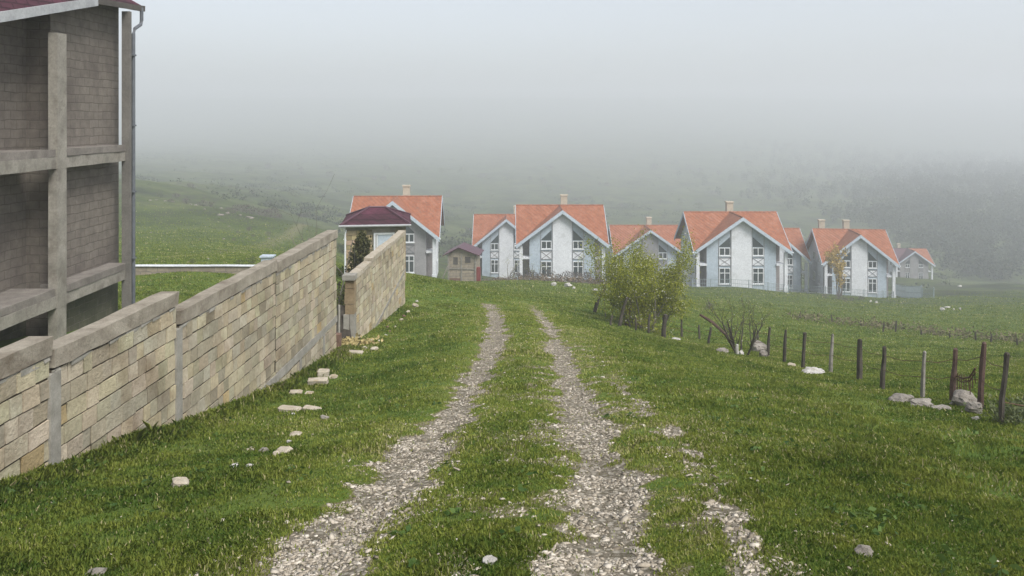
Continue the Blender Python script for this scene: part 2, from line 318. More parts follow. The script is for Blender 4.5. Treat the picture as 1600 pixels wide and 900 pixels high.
# ------------------------------------------------------------------ mesh helpers
def tag(o, label=None, cat=None, group=None, kind=None):
    if label: o['label'] = label
    if cat: o['category'] = cat
    if group: o['group'] = group
    if kind: o['kind'] = kind
    return o
def empty(name, loc, rz=0, label=None, cat=None, group=None):
    o = bpy.data.objects.new(name, None); col.objects.link(o); o.location = loc; o.rotation_euler = (0, 0, rz)
    o.empty_display_size = .3
    return tag(o, label, cat, group)
class MB:
    def __init__(s): s.v = []; s.f = []; s.t = []
    def add(s, vs, fs, tint=(1,1,1)):
        k = len(s.v); s.v += [tuple(p) for p in vs]; s.f += [tuple(i+k for i in f) for f in fs]; s.t += [tint]*len(vs)
    def box(s, a, b, tint=(1,1,1), j=0, mtx=None):
        vs = [Vector((x, y, z)) for x in (a[0], b[0]) for y in (a[1], b[1]) for z in (a[2], b[2])]
        if j: vs = [v+Vector([random.uniform(-j, j) for _ in range(3)]) for v in vs]
        if mtx: vs = [mtx @ v for v in vs]
        s.add(vs, [(0,1,3,2),(4,6,7,5),(0,4,5,1),(2,3,7,6),(0,2,6,4),(1,5,7,3)], tint)
        return s
    def tube(s, pts, rs, n=7, tint=(1,1,1), rough=0):
        pts = [Vector(p) for p in pts]; rings = []
        if not hasattr(rs, '__len__'): rs = [rs]*len(pts)
        for i, p in enumerate(pts):
            d = (pts[min(i+1, len(pts)-1)]-pts[max(i-1, 0)]).normalized()
            u = d.cross(Vector((0,0,1)) if abs(d.z) < .9 else Vector((1,0,0))).normalized(); w = d.cross(u)
            rings.append([p+(u*math.cos(6.2832*k/n)+w*math.sin(6.2832*k/n))*rs[i]*(1+random.uniform(-rough, rough)) for k in range(n)])
        vs = [v for r in rings for v in r]; fs = []
        for i in range(len(pts)-1):
            for k in range(n): fs.append((i*n+k, i*n+(k+1)%n, (i+1)*n+(k+1)%n, (i+1)*n+k))
        fs.append(tuple(range(n))[::-1]); fs.append(tuple((len(pts)-1)*n+k for k in range(n)))
        s.add(vs, fs, tint); return s
    def beam(s, p0, p1, w, h, step=.3, j=.01, side=None, tint=(1,1,1)):      # lofted rough beam, top at p.z
        p0 = Vector(p0); p1 = Vector(p1); L = (p1-p0).length; n = max(1, int(L/step)); d = (p1-p0).normalized()
        u = Vector((d.y, -d.x, 0)).normalized(); vs = []
        for i in range(n+1):
            p = p0.lerp(p1, i/n)
            for a, b_ in ((-.5,0),(.5,0),(.5,-1),(-.5,-1)):
                vs.append(p+u*a*w+Vector((0,0,b_*h))+Vector([random.uniform(-j, j) for _ in range(3)]))
        fs = []
        for i in range(n):
            for k in range(4): fs.append((i*4+k, i*4+(k+1)%4, (i+1)*4+(k+1)%4, (i+1)*4+k))
        fs += [(3,2,1,0), tuple(n*4+k for k in range(4))]
        s.add(vs, fs, tint); return s
    def shell(s, polys, th, tint=(1,1,1)):        # polygons sharing edges, thickened downwards
        key = {}; vs = []
        def idx(p):
            k = tuple(round(c, 4) for c in p)
            if k not in key: key[k] = len(vs); vs.append(Vector(p))
            return key[k]
        fp = [tuple(idx(p) for p in q) for q in polys]; n = len(vs)
        al = vs+[v-Vector((0,0,th)) for v in vs]; fs = list(fp)+[tuple(i+n for i in q[::-1]) for q in fp]
        edges = {}
        for q in fp:
            for a, b_ in zip(q, q[1:]+q[:1]): edges[(a, b_)] = 1
        for a, b_ in edges:
            if (b_, a) not in edges: fs.append((b_, a, a+n, b_+n))
        s.add(al, fs, tint); return s
    def build(s, name, mat, parent=None, smooth=False, origin=None):
        me = bpy.data.meshes.new(name)
        vs = s.v
        if origin is not None: vs = [(x-origin[0], y-origin[1], z-origin[2]) for x, y, z in vs]
        me.from_pydata([tuple(v) for v in vs], [], s.f); me.update()
        ca = me.color_attributes.new('tint', 'FLOAT_COLOR', 'POINT')
        ca.data.foreach_set('color', np.array([(*t, 1) for t in s.t], dtype=np.float32).ravel())
        me.materials.append(mat)
        if smooth: me.polygons.foreach_set('use_smooth', [True]*len(me.polygons))
        o = bpy.data.objects.new(name, me); col.objects.link(o)
        if parent is not None: o.parent = parent
        if origin is not None: o.location = origin
        return o
def np_mesh(name, verts, nper, mat, tint, smooth=False):        # many separate n-gons
    me = bpy.data.meshes.new(name); nv = len(verts); nf = nv//nper
    me.vertices.add(nv); me.vertices.foreach_set('co', verts.astype(np.float32).ravel())
    me.loops.add(nv); me.loops.foreach_set('vertex_index', np.arange(nv, dtype=np.int32))
    me.polygons.add(nf); me.polygons.foreach_set('loop_start', np.arange(0, nv, nper, dtype=np.int32))
    me.update(calc_edges=True)
    ca = me.color_attributes.new('tint', 'FLOAT_COLOR', 'POINT')
    ca.data.foreach_set('color', np.repeat(np.stack([tint, tint, tint, np.ones_like(tint)], -1).astype(np.float32), nper, 0).ravel())
    me.materials.append(mat); return me
def link(name, me, parent=None, loc=(0,0,0)):
    o = bpy.data.objects.new(name, me); col.objects.link(o); o.location = loc
    if parent is not None: o.parent = parent
    return o
def leaf_mesh(name, centers, size, mat, r, tint=None, flat=.0):   # one small quad leaf per centre
    c = np.asarray(centers); n_ = len(c); sz = size*(.6+.8*r.random(n_))[:,None]
    a = r.normal(size=(n_,3)); a[:,2] *= (1-flat); a /= np.linalg.norm(a, axis=1)[:,None]
    b_ = np.cross(a, r.normal(size=(n_,3))); b_ /= np.linalg.norm(b_, axis=1)[:,None]
    q = np.stack([c-a*sz*.5, c+b_*sz*.3, c+a*sz*.5, c-b_*sz*.3], 1).reshape(-1, 3)
    return np_mesh(name, q, 4, mat, r.random(n_) if tint is None else tint)

# ------------------------------------------------------------------ ground sheet
def grid_ground():
    ns, ntt = 460, 620
    t = np.linspace(math.log(2.0), math.log(1900), ntt); d = np.exp(t)-5
    sv = np.linspace(-1, 1, ns); sv = np.sign(sv)*np.abs(sv)**1.15*1.02
    D, S = np.meshgrid(d, sv, indexing='ij'); X = S*(D+8)
    x = X.ravel(); y = D.ravel()
    z = -G(x, y)
    tm = track_mask(x, y)
    farm = np.clip((y-30)/90, 0, 1)
    tr = np.zeros_like(x)
    for p in TRAILS: tr = np.maximum(tr, 1-np.clip((poly_dist(x, y, p)-.3)/.9, 0, 1))
    tr *= .45
    V = np.stack([x, y, z], -1).astype(np.float32)
    i = np.arange(ntt-1)[:,None]*ns+np.arange(ns-1)[None]
    Fq = np.stack([i, i+1, i+ns+1, i+ns], -1).reshape(-1, 4)
    isp = (tm[Fq].mean(1) > .5) & (y[Fq].mean(1) < 40)
    for name, sel in (('ground', ~isp), ('path', isp)):
        f = Fq[sel]; used, inv = np.unique(f, return_inverse=True); inv = inv.reshape(-1).astype(np.int32)
        me = bpy.data.meshes.new(name)
        me.vertices.add(len(used)); me.vertices.foreach_set('co', V[used].ravel())
        me.loops.add(len(inv)); me.loops.foreach_set('vertex_index', inv)
        me.polygons.add(len(f)); me.polygons.foreach_set('loop_start', np.arange(0, len(inv), 4, dtype=np.int32))
        me.update(calc_edges=True)
        ca = me.color_attributes.new('tint', 'FLOAT_COLOR', 'POINT')
        ca.data.foreach_set('color', np.stack([tm[used], farm[used], tr[used], np.ones(len(used))], -1).astype(np.float32).ravel())
        me.polygons.foreach_set('use_smooth', [True]*len(f))
        me.materials.append(M['ground'])
        o = link(name, me); tag(o, kind='structure')
grid_ground()

# ------------------------------------------------------------------ haze box round camera and scene
hz = MB().box((-2150, -60, -94), (2150, 1960, 70)).build('haze', M['haze'])
tag(hz, kind='stuff')

# ------------------------------------------------------------------ unfinished building on the left
def unfinished_building():
    e = empty('unfinished_building', (-10, 16, -5), 0, 'tall unfinished grey masonry building with bare concrete frame at the left edge', 'building')
    O = Vector((-10, 16, -5))
    def P_(mb, name, mat, parent=e):
        o = mb.build(name, mat, parent); o.data.transform(Matrix.Translation(-O)); return o
    zU, zL = -1.1, -4.1      # beam undersides
    cols = [(20.35, 20.40, 2.72), (17.25, 17.6, 1.85), (13.9, 14.25, 1.2), (10.6, 10.95, .6)]
    for i, (y0, y1, zt) in enumerate(cols):
        if i == 0: mb = MB().box((-9.905, y0-.05, -7.5), (-9.70, y1, zt))
        else:
            mb = MB()
            for za, zb in ((-7.5, zL), (zL, zU), (zU, zt)): mb.box((-10.0, y0, za+.002), (-9.80, y1, zb), j=.006)
        P_(mb, 'column', M['concrete'] if i else M['darkconc'])
    for zb in (zU, zL):
        mb = MB(); mb.beam((-9.92, 10.95, zb+.27), (-9.92, 20.3, zb+.27), .21, .25, .5, .006); P_(mb, 'floor_beam', M['concrete'])
        # ledge slab resting behind and on the beam, wider in the recessed bays
        mb = MB(); mb.beam((-10.10, 17.62, zb+.43), (-10.10, 20.32, zb+.43), .60, .155, .3, .008); P_(mb, 'ledge', M['ledge'])
        mb = MB(); mb.beam((-10.38, 10.95, zb+.43), (-10.38, 17.22, zb+.43), 1.1, .155, .3, .008); P_(mb, 'ledge', M['ledge'])
    # masonry panels
    mb = MB().box((-10.5, 17.95, -4.1), (-10.25, 20.85, 3.1)); P_(mb, 'masonry_panel', M['infill'])
    mb = MB().box((-10.5, 17.95, -7.6), (-10.27, 20.85, -4.1)); P_(mb, 'masonry_panel', M['infillgreen'])
    mb = MB().box((-11.0, 6.0, -4.1), (-10.78, 17.95, 3.4)); P_(mb, 'masonry_panel', M['infill'])
    mb = MB().box((-11.0, 6.0, -7.6), (-10.80, 17.95, -4.1)); P_(mb, 'masonry_panel', M['infillgreen'])
    mb = MB().box((-10.78, 17.75, -7.6), (-10.24, 17.948, 3.0)); P_(mb, 'masonry_panel', M['infill'])
    mb = MB().box((-17.0, 20.65, -7.6), (-10.502, 20.87, 3.6)); P_(mb, 'masonry_panel', M['infill'])
    # roof: outer edge climbs away from the camera, roof plane climbs to the left
    a0 = Vector((-9.83, 8.0, .35)); a1 = Vector((-9.83, 18.9, 2.84)); a2 = Vector((-9.74, 21.1, 2.96)); a3 = Vector((-10.0, 21.45, 2.96))
    r0 = Vector((-14, 8.0, 3.2)); r1 = Vector((-14, 19, 5.4)); r2 = Vector((-14, 21.45, 5.3))
    mb = MB(); mb.shell([(a0, a1, r1, r0), (a1, a2, a3, r2, r1), ((-18.5,8,1.0), r0, r1, (-18.5,19,3.0)), ((-18.5,19,3.0), r1, r2, (-18.5,21.45,3.0))], .07)
    P_(mb, 'roof', M['purpletile'])
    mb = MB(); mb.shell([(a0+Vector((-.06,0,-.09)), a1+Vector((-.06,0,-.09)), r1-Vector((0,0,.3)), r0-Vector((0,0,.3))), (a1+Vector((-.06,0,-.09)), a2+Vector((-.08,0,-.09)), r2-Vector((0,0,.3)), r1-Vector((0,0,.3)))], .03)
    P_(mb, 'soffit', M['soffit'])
    mb = MB(); mb.beam(a0+Vector((.03,0,.02)), a1+Vector((.03,0,.02)), .05, .2, .8, .004)
    P_(mb, 'fascia', M['fascia'])
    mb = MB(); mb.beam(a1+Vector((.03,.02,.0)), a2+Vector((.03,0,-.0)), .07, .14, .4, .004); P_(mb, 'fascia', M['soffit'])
    pts = [(-9.70,20.95,2.95),(-9.70,20.95,2.62),(-9.70,20.9,2.50),(-9.70,20.58,2.36),(-9.70,20.5,2.22),(-9.70,20.5,-7.5)]
    pts = [(x, y, z-.05) for x, y, z in pts]
    mb = MB().tube(pts, .045, 10)
    for z in (1.6, -.2, -1.9, -3.6, -5.2): mb.box((-9.80, 20.405, z), (-9.65, 20.56, z+.04))
    o = P_(mb, 'downpipe', M['pipe'], e)
unfinished_building()

# ------------------------------------------------------------------ limestone block walls
def wx(y): return -4.81+.038*y
def block_panel(mb, y0, y1, ztop, xf, th=.2, course=.2, stone=1.0, base=None, ly=(.16,.36), seed=0):
    """courses of blocks whose road face lies at x = xf(y)"""
    rr = random.Random(seed); zc = math.floor(ztop/course)*course
    ymid = (y0+y1)/2; zb = min(gz(xf(y)+.3, y) for y in np.linspace(y0, y1, 7))-.25 if base is None else base
    # mortar core
    mb.add([(xf(y)-dx, y, z) for y in (y0, y1) for dx in (.014, th-.014) for z in (zb, ztop)], [(0,1,3,2),(4,6,7,5),(0,4,5,1),(2,3,7,6),(0,2,6,4),(1,5,7,3)], (.15,.14,.12))
    z = ztop; row = 0
    while z > zb:
        h = course; y = y0-(rr.random()*.25); zj = rr.uniform(-.004,.004)
        while y < y1:
            L = rr.uniform(*ly); a = max(y, y0)+.0075; b_ = min(y+L, y1)-.0075; y += L
            if b_-a < .05: continue
            if z < gz(xf((a+b_)/2)+.2, (a+b_)/2)-.12 and base is None: continue
            k = rr.uniform(.78, 1.15)*stone; wrm = rr.uniform(.94, 1.05)
            t = (k*wrm, k, k*rr.uniform(.90, 1.06))
            if rr.random() < .025: t = (k*1.02, k*.9, k*.66)
            if rr.random() < .10: t = (k*.78, k*.78, k*.77)
            g = rr.uniform(.007, .013); o = rr.uniform(-.007, .009)
            vs = []
            for yy in (a, b_):
                for dx in (-o, th+o):
                    for zz in (z-h+g, z-g):
                        vs.append((xf(yy)-dx+rr.uniform(-.005,.005), yy+rr.uniform(-.006,.006), zz+rr.uniform(-.006,.006)))
            mb.add(vs, [(0,1,3,2),(4,6,7,5),(0,4,5,1),(2,3,7,6),(0,2,6,4),(1,5,7,3)], t)
        z -= h; row += 1
def block_wall():
    e = empty('block_wall', (wx(7), 7, gz(wx(7), 7)), 0, 'long stepped wall of tan limestone blocks with concrete coping left of the track', 'wall')
    O = e.location.copy()
    def P_(mb, name, mat, parent=e): 
        o = mb.build(name, mat, parent); o.data.transform(Matrix.Translation(-O)); return o
    segs = [(3.2, 5.9, -1.98), (5.9, 7.80, -2.13), (7.86, 10.52, -2.28), (10.62, 14.42, -2.56), (14.46, 18.7, -2.61)]
    for i, (y0, y1, zt) in enumerate(segs):
        mb = MB(); block_panel(mb, y0, y1, zt-.2, wx, seed=40+i); P_(mb, 'block_panel', M['limestone'])
        mb = MB(); mb.beam((wx(y0)-.10, y0, zt), (wx(y1)-.10, y1+.03, zt), .24, .18, .27, .009); P_(mb, 'coping', M['coping'])
        mb = MB()      # mortar squeezed out under the coping
        y = y0
        while y < y1:
            L = random.uniform(.1, .5)
            if random.random() < .75: mb.box((wx(y)-.01, y, zt-.2-random.uniform(.015, .05)), (wx(y)+.012, min(y+L, y1), zt-.197), j=.006)
            y += L
        P_(mb, 'mortar_bead', M['cement'])
    for y in (7.88, 10.58):
        mb = MB(); mb.box((wx(y)-.22, y-.09, -7), (wx(y)+.014, y+.10, -2.5 if y < 9 else -2.78), j=.005); P_(mb, 'concrete_post', M['cement'])
    mb = MB(); mb.beam((wx(12.4)-.09, 12.4, -4.62), (wx(18.7)-.09, 18.72, -4.60), .215, .15, .25, .008)
    P_(mb, 'tie_beam', M['cement'])
    for y in (15.9, 17.6):
        mb = MB(); mb.box((wx(y)-.2, y-.08, -6.4), (wx(y)+.016, y+.08, -4.76), j=.006); P_(mb, 'concrete_post', M['cement'])
block_wall()
def wx2(y): return -4.02+.0095*y if False else (-3.86 if y < 0 else -4.8+.038*y+.30)
def second_wall():
    # road face runs from px 556 (20.6 m) to px 633 (28 m)
    f = lambda y: -4.02+(y-20.6)*(.28/7.4)
    e = empty('block_wall', (-4.0, 20.6, gz(-4, 20.6)), 0, 'shorter limestone block wall beyond the gateway with pale coping stones', 'wall')
    O = e.location.copy()
    def P_(mb, name, mat, parent=e):
        o = mb.build(name, mat, parent); o.data.transform(Matrix.Translation(-O)); return o
    for i, (y0, y1, zt) in enumerate([(20.62, 22.5, -4.0), (22.5, 28.0, -3.93)]):
        mb = MB(); block_panel(mb, y0, y1, zt-.12, f, seed=60+i, stone=1.06); P_(mb, 'block_panel', M['limestone'])
        y = y0; mb = MB()
        while y < y1-.1:
            L = random.uniform(.8, 1.3); yb = min(y+L, y1)
            mb.beam((f(y)-.1, y+.01, zt+random.uniform(-.012, .012)), (f(yb)-.1, yb-.01, zt+random.uniform(-.012, .012)), .24, .12, .3, .008); y = yb
        P_(mb, 'coping', M['blockloose'])
    mb = MB(); mb.beam((f(22.3)-.09, 22.3, -6.05), (f(28)-.09, 28.0, -5.25), .216, .09, .3, .012); P_(mb, 'cement_band', M['cement'])
    mb = MB()
    for z0, z1, t in ((-4.12, -4.32, 1), (-4.33, -4.72, 1), (-4.73, -4.98, 1)): mb.box((f(20.5)-.235, 20.34, z1), (f(20.5)+.01, 20.615, z0-.005), j=.012, tint=(.62,.54,.45))
    P_(mb, 'pier_blocks', M['limestone'])
    mb = MB(); mb.box((f(20.5)-.26, 20.3, -7.2), (f(20.5)-.10, 20.612, -4.985), j=.006); mb.box((f(20.5)-.095, 20.32, -7.2), (f(20.5)+.012, 20.612, -4.985), j=.006); P_(mb, 'concrete_pier', M['cement'])
    mb = MB(); mb.beam((f(20.3)-.12, 20.28, -3.98), (f(20.6)-.12, 20.612, -3.98), .32, .13, .2, .006); P_(mb, 'pier_cap', M['cement'])
second_wall()
# gate opening: leaning dark sheet, small post and low brick stub
b0 = pd(538, 20.2)
mb = MB(); mb.add([(-.28,0,-.1),(.2,.03,-.1),(.02,.22,.86),(-.2,.20,.9),(-.28,.02,-.1),(.2,.05,-.1),(.02,.24,.86),(-.2,.22,.9)], [(0,1,2,3),(7,6,5,4),(0,4,5,1),(1,5,6,2),(2,6,7,3),(3,7,4,0)])
o = mb.build('metal_sheet', M['wood']); o.location = b0; tag(o, 'dark rusty sheet leaning against the concrete pier in the wall gateway', 'metal sheet')
q = pd(529.5, 19.4); mb = MB().tube([(0,0,-.3),(0,0,.6),(.0,.01,1.0)], [.03,.03,.028], 8, rough=.1); o = mb.build('pipe_post', M['cement']); o.location = q; tag(o, 'thin grey stake standing in the wall gateway', 'post')
q = pd(527, 19.05); mb = MB().box((-.09,-.12,-.3),(.08,.12,.18), j=.01).box((-.085,-.11,.19),(.075,.11,.36), j=.01); o = mb.build('block_stub', M['brown']); o.location = q; tag(o, 'reddish brown block stub at the far end of the long wall', 'block')

# low yard wall far left
def low_wall():
    y = 35.2; x0, x1 = -18.6, -9.6
    zt = -(415-185)/F*y
    e = empty('yard_wall', (x0, y, zt-.5), 0, 'low dark yard wall with a thin white top crossing the grass behind the left building', 'wall')
    O = e.location.copy()
    mb = MB(); mb.box((x0-6, y, zt-1.6), (x1, y+.2, zt-.05)); o = mb.build('masonry', M['shedblock'], e); o.data.transform(Matrix.Translation(-O))
    mb = MB(); mb.beam((x0-6, y+.1, zt), (x1, y+.1, zt), .32, .035, 1, .006); o = mb.build('coping', M['white'], e); o.data.transform(Matrix.Translation(-O))
low_wall()
q = pd(418, 33.5); zt = -(399-185)/F*33.5-q.z
mb = MB().box((-.22,-.2,-.3),(.24,.2,zt-.06), j=.01).box((-.27,-.25,zt-.055),(.29,.25,zt), j=.01); o = mb.build('concrete_pillar', M['verge']); o.location = q; tag(o, 'square pale blue-grey pillar showing above the long wall', 'pillar')
q = pd(484, 24); zt = -(372-185)/F*24-q.z
mb = MB().tube([(0,0,-.3),(-.02,0,zt)], [.04,.03], 6, rough=.15).tube([(.0,0,zt-.1),(.22,.02,zt-.42)], [.025,.02], 6); o = mb.build('wooden_stake', M['greywood']); o.location = q; tag(o, 'short wooden stake poking up behind the long wall', 'stake')

# ------------------------------------------------------------------ gatehouse with hip roof
def gatehouse():
    y = 33.0; x0, x1 = -6.85, -4.42; D = 3.0; zt = -(352-185)/F*y; zb = -7.4
    e = empty('gatehouse', (x0, y, zb), R(7.5), 'small tan block hut with purple tiled hip roof and white door behind the wall', 'hut')
    O = e.location.copy()
    def P_(mb, name, mat, parent=e):
        o = mb.build(name, mat, parent); o.data.transform(Matrix.Translation(-O)); return o
    mb = MB()
    mb.box((x0+.03, y+.03, zb), (x1-.03, y+D, zt), tint=(.5,.5,.48)); rr = random.Random(5)
    z = zt-.22; row = 0
    while z > zb:
        x = x0-(.2 if row % 2 else 0)
        while x < x1:
            L = .42; a, b_ = max(x, x0), min(x+L, x1); x += L
            if b_-a > .06 and not (a < -4.85 and b_ > -5.72 and z > -6.6 and z < zt-.4+.25):
                k = rr.uniform(.72, 1.1); t = (k, k*rr.uniform(.84,.96), k*rr.uniform(.68,.85))
                mb.box((a+.012, y-rr.uniform(0,.012), z-.2+.012), (b_-.012, y+.2, z-.01), tint=t, j=.004)
        for s_ in range(7):
            k = rr.uniform(.72, 1.1); mb.box((x1-.1, y+.21+s_*.4, z-.19), (x1+rr.uniform(0,.01), y+.59+s_*.4, z-.01), tint=(k,k*.9,k*.76))
        z -= .2; row += 1
    P_(mb, 'wall', M['limestone'])
    mb = MB(); mb.box((x0-.01, y-.02, zt-.2), (-5.8, y+.1, zt-.002)); mb.box((-5.78, y-.035, zt-.31), (-4.85, y+.1, zt-.002)); P_(mb, 'lintel', M['concrete'])
    mb = MB(); a, b_ = -5.72, -4.86; za, zz = -6.9, zt-.33
    mb.box((a, y-.03, za), (a+.08, y+.05, zz)); mb.box((b_-.08, y-.03, za), (b_, y+.05, zz)); mb.box((a+.082, y-.03, zz-.08), (b_-.082, y+.05, zz)); mb.box((a+.082, y-.02, -5.9), (b_-.082, y+.05, -5.82)); mb.box((a+.11, y-.025, -5.8), (a+.17, y+.05, zz-.1))
    dr = P_(mb, 'door', M['frame'])
    mb = MB(); mb.box((a+.085, y+.0, za), (b_-.085, y+.04, -5.905)); mb.box((a+.18, y+.005, -5.815), (b_-.09, y+.04, zz-.085)); P_(mb, 'door_panel', M['verge'], dr)
    # roof
    o_ = .22; xa, xb, ya, yb = x0-o_, x1+o_, y-o_, y+D+o_; ze = zt+.02; zr = -(326-185)/F*(y+1.2); m_ = 1.1
    A_, B_, C_, D_ = (xa,ya,ze),(xb,ya,ze),(xb,yb,ze),(xa,yb,ze); r0, r1 = ((xa+m_), (ya+yb)/2, zr), ((xb-m_), (ya+yb)/2, zr)
    mb = MB(); mb.shell([(A_,B_,r1,r0),(B_,C_,r1),(C_,D_,r0,r1),(D_,A_,r0)], .05); rf = P_(mb, 'roof', M['purpletile'])
    mb = MB()
    for p, q_ in ((A_,r0),(B_,r1),(r0,r1),(C_,r1),(D_,r0)): mb.tube([Vector(p)+Vector((0,0,.02)), Vector(q_)+Vector((0,0,.02))], .045, 6)
    P_(mb, 'ridge_cap', M['rooftile'], rf)
    mb = MB(); mb.tube([(xa-.05, ya-.04, ze-.03),(xb+.02, ya-.04, ze-.03)], .05, 8); P_(mb, 'gutter', M['fascia'])
    mb = MB(); mb.tube([(xa+.1, ya-.02, ze-.08),(x0-.03, y-.06, ze-.35),(x0-.03, y-.06, zb)], .04, 7); P_(mb, 'downpipe', M['frame'])
gatehouse()

# ------------------------------------------------------------------ houses
def window(parent, x0, x1, z0, z1, y, mull=1, trans=True, axis='x', nrm=-1, tri=0):
    """white frame with panes; axis 'x' lies in a wall of constant y, 'y' in one of constant x"""
    f = MB(); g = MB(); t = .085
    def bx(mb, a0, a1, b0, b1, d0, d1):
        lo, hi = min(y+nrm*d0, y+nrm*d1), max(y+nrm*d0, y+nrm*d1)
        if axis == 'x': mb.box((a0, lo, b0), (a1, hi, b1))
        else: mb.box((lo, a0, b0), (hi, a1, b1))
    bx(f, x0, x0+t, z0, z1, 0, .07); bx(f, x1-t, x1, z0, z1, 0, .07); bx(f, x0+t, x1-t, z0, z0+t, .0, .07); bx(f, x0+t, x1-t, z1-t, z1, 0, .07)
    for k in range(mull):
        xm = x0+(x1-x0)*(k+1)/(mull+1); bx(f, xm-.05, xm+.05, z0+t, z1-t, 0, .065)
    if trans: zm = z0+(z1-z0)*.68; bx(f, x0+t, x1-t, zm-.045, zm+.045, 0, .06)
    bx(f, x0-.06, x1+.06, z0-.09, z0-.003, 0, .14)
    fo = f.build('window', M['frame'], parent)
    bx(g, x0+.02, x1-.02, z0+.02, z1-.02, .004, .02); g.build('pane', M['glass'], fo)
    return fo
def house(loc, rz, label, w=12.0, D=12.0, zr=8.9, ze=4.6, s=1.0, wallm='blue', centre='white', sidem='white', roofm='redroof', half=None, chim=(.4,), variant=0, sidewin=1):
    e = empty('house', loc, rz, label, 'house', 'orange roofed houses in the valley'); e.scale = (s, s, s)
    hw = w/2; yr = D/2; ov = .0
    Ef = [(-hw, 0, ze), (hw, 0, ze)]; C_ = (0, yr, zr); RL, RR = (-hw, yr, zr), (hw, yr, zr); Ap = (0, 0, zr); BL, BR = (-hw, D, ze), (hw, D, ze)
    if variant == 7:
        mb = MB(); mb.shell([(Ap, C_, Ef[0])[::-1], (C_, RL, Ef[0])[::1]], .16); mb.shell([(RL, (0,yr,zr), (0,D,ze), BL)], .16)
        rf = mb.build('roof', M['rooftile'], e)
        mb = MB(); mb.shell([(Ap, Ef[1], C_), (C_, Ef[1], RR)], .161); mb.shell([((0.002,yr,zr), RR, BR, (0.002,D,ze))], .161)
        mb.build('roof', M['redroof'], e)
    else:
        mb = MB(); mb.shell([(Ap, C_, Ef[0])[::-1], (Ap, Ef[1], C_), (C_, Ef[0], RL)[::-1], (C_, Ef[1], RR), (RL, RR, BR, BL)], .16)
        rf = mb.build('roof', M[roofm], e)
    mb = MB()
    for p, q in ((RL, RR), (Ap, C_)): mb.tube([Vector(p)+Vector((0,0,.0)), Vector(q)+Vector((0,0,.0))], .09, 6)
    mb.build('ridge_cap', M['redroof'] if variant != 7 else M['soffit'], rf)
    for cx in chim:
        mb = MB(); mb.box((cx-.42, yr+.3, zr-1.0), (cx+.42, yr+1.1, zr+1.15)); mb.box((cx-.5, yr+.22, zr+1.152), (cx+.5, yr+1.18, zr+1.32)); mb.build('chimney', M['cream'], rf)
    # bargeboards
    def barge(p, a, q, out):
        mb = MB(); p, a, q = Vector(p), Vector(a), Vector(q); o_ = Vector(out); th = .06
        for u, v in ((p, a), (a, q)):
            d = Vector((0,0,-.44)); up = Vector((0,0,.03))
            vs = [u+up, v+up, v+d, u+d]; vs = [x+o_*.004 for x in vs]+[x+o_*th for x in vs]
            mb.add(vs, [(0,1,2,3),(7,6,5,4),(0,4,5,1),(1,5,6,2),(2,6,7,3),(3,7,4,0)])
        mb.build('bargeboard', M['verge'], e)
    barge(Ef[0], Ap, Ef[1], (0,-1,0)); barge(Ef[0], RL, BL, (-1,0,0)); barge(Ef[1], RR, BR, (1,0,0))
    sof = .17
    def top(x, y):
        main = zr-abs(y-yr)/yr*(zr-ze); fr = zr-abs(x)/hw*(zr-ze) if y < yr else -1
        return max(main, fr)-sof
    def wall(mb, p, q, zb=-1.5, ztop=None):
        L = math.hypot(q[0]-p[0], q[1]-p[1]); n_ = max(2, int(L/.5)*2)
        ts = sorted(set([i/n_ for i in range(n_+1)] + ([ (yr-p[1])/(q[1]-p[1]) ] if q[1] != p[1] and 0 < (yr-p[1])/(q[1]-p[1]) < 1 else [])))
        vs = []; fs = []
        for t in ts:
            x, y = p[0]+(q[0]-p[0])*t, p[1]+(q[1]-p[1])*t; vs += [(x, y, zb), (x, y, top(x, y) if ztop is None else ztop)]
        for i in range(len(ts)-1): fs.append((2*i, 2*i+2, 2*i+3, 2*i+1))
        mb.add(vs, fs)
    cw = .208*hw; bo = .46*hw; xf = hw*.71; xs = hw-.75; yf = .75; yb = 2.5
    mb = MB(); wall(mb, (-xf, yf), (xf, yf)); mb.build('front_wall', M[wallm], e)
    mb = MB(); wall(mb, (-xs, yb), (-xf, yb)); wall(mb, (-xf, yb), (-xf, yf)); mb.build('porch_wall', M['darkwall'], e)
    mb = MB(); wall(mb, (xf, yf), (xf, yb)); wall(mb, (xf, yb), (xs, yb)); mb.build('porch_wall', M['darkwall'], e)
    mb = MB(); wall(mb, (-xs, D-.7), (-xs, yb)); wall(mb, (xs, yb), (xs, D-.7)); wall(mb, (xs, D-.7), (-xs, D-.7)); mb.build('side_wall', M[sidem], e)
    # centre panel and corner columns
    mb = MB(); vs = []
    for y in (yf-.14, yf-.003):
        for x in (-cw, 0, cw): vs += [(x, y, -1.4), (x, y, zr-abs(x)/hw*(zr-ze)-sof-.02)]
    mb.add(vs, [(0,2,3,1),(2,4,5,3),(6,7,9,8),(8,9,11,10),(0,1,7,6),(4,10,11,5),(1,3,9,7),(3,5,11,9)]); mb.build('centre_panel', M[centre], e)
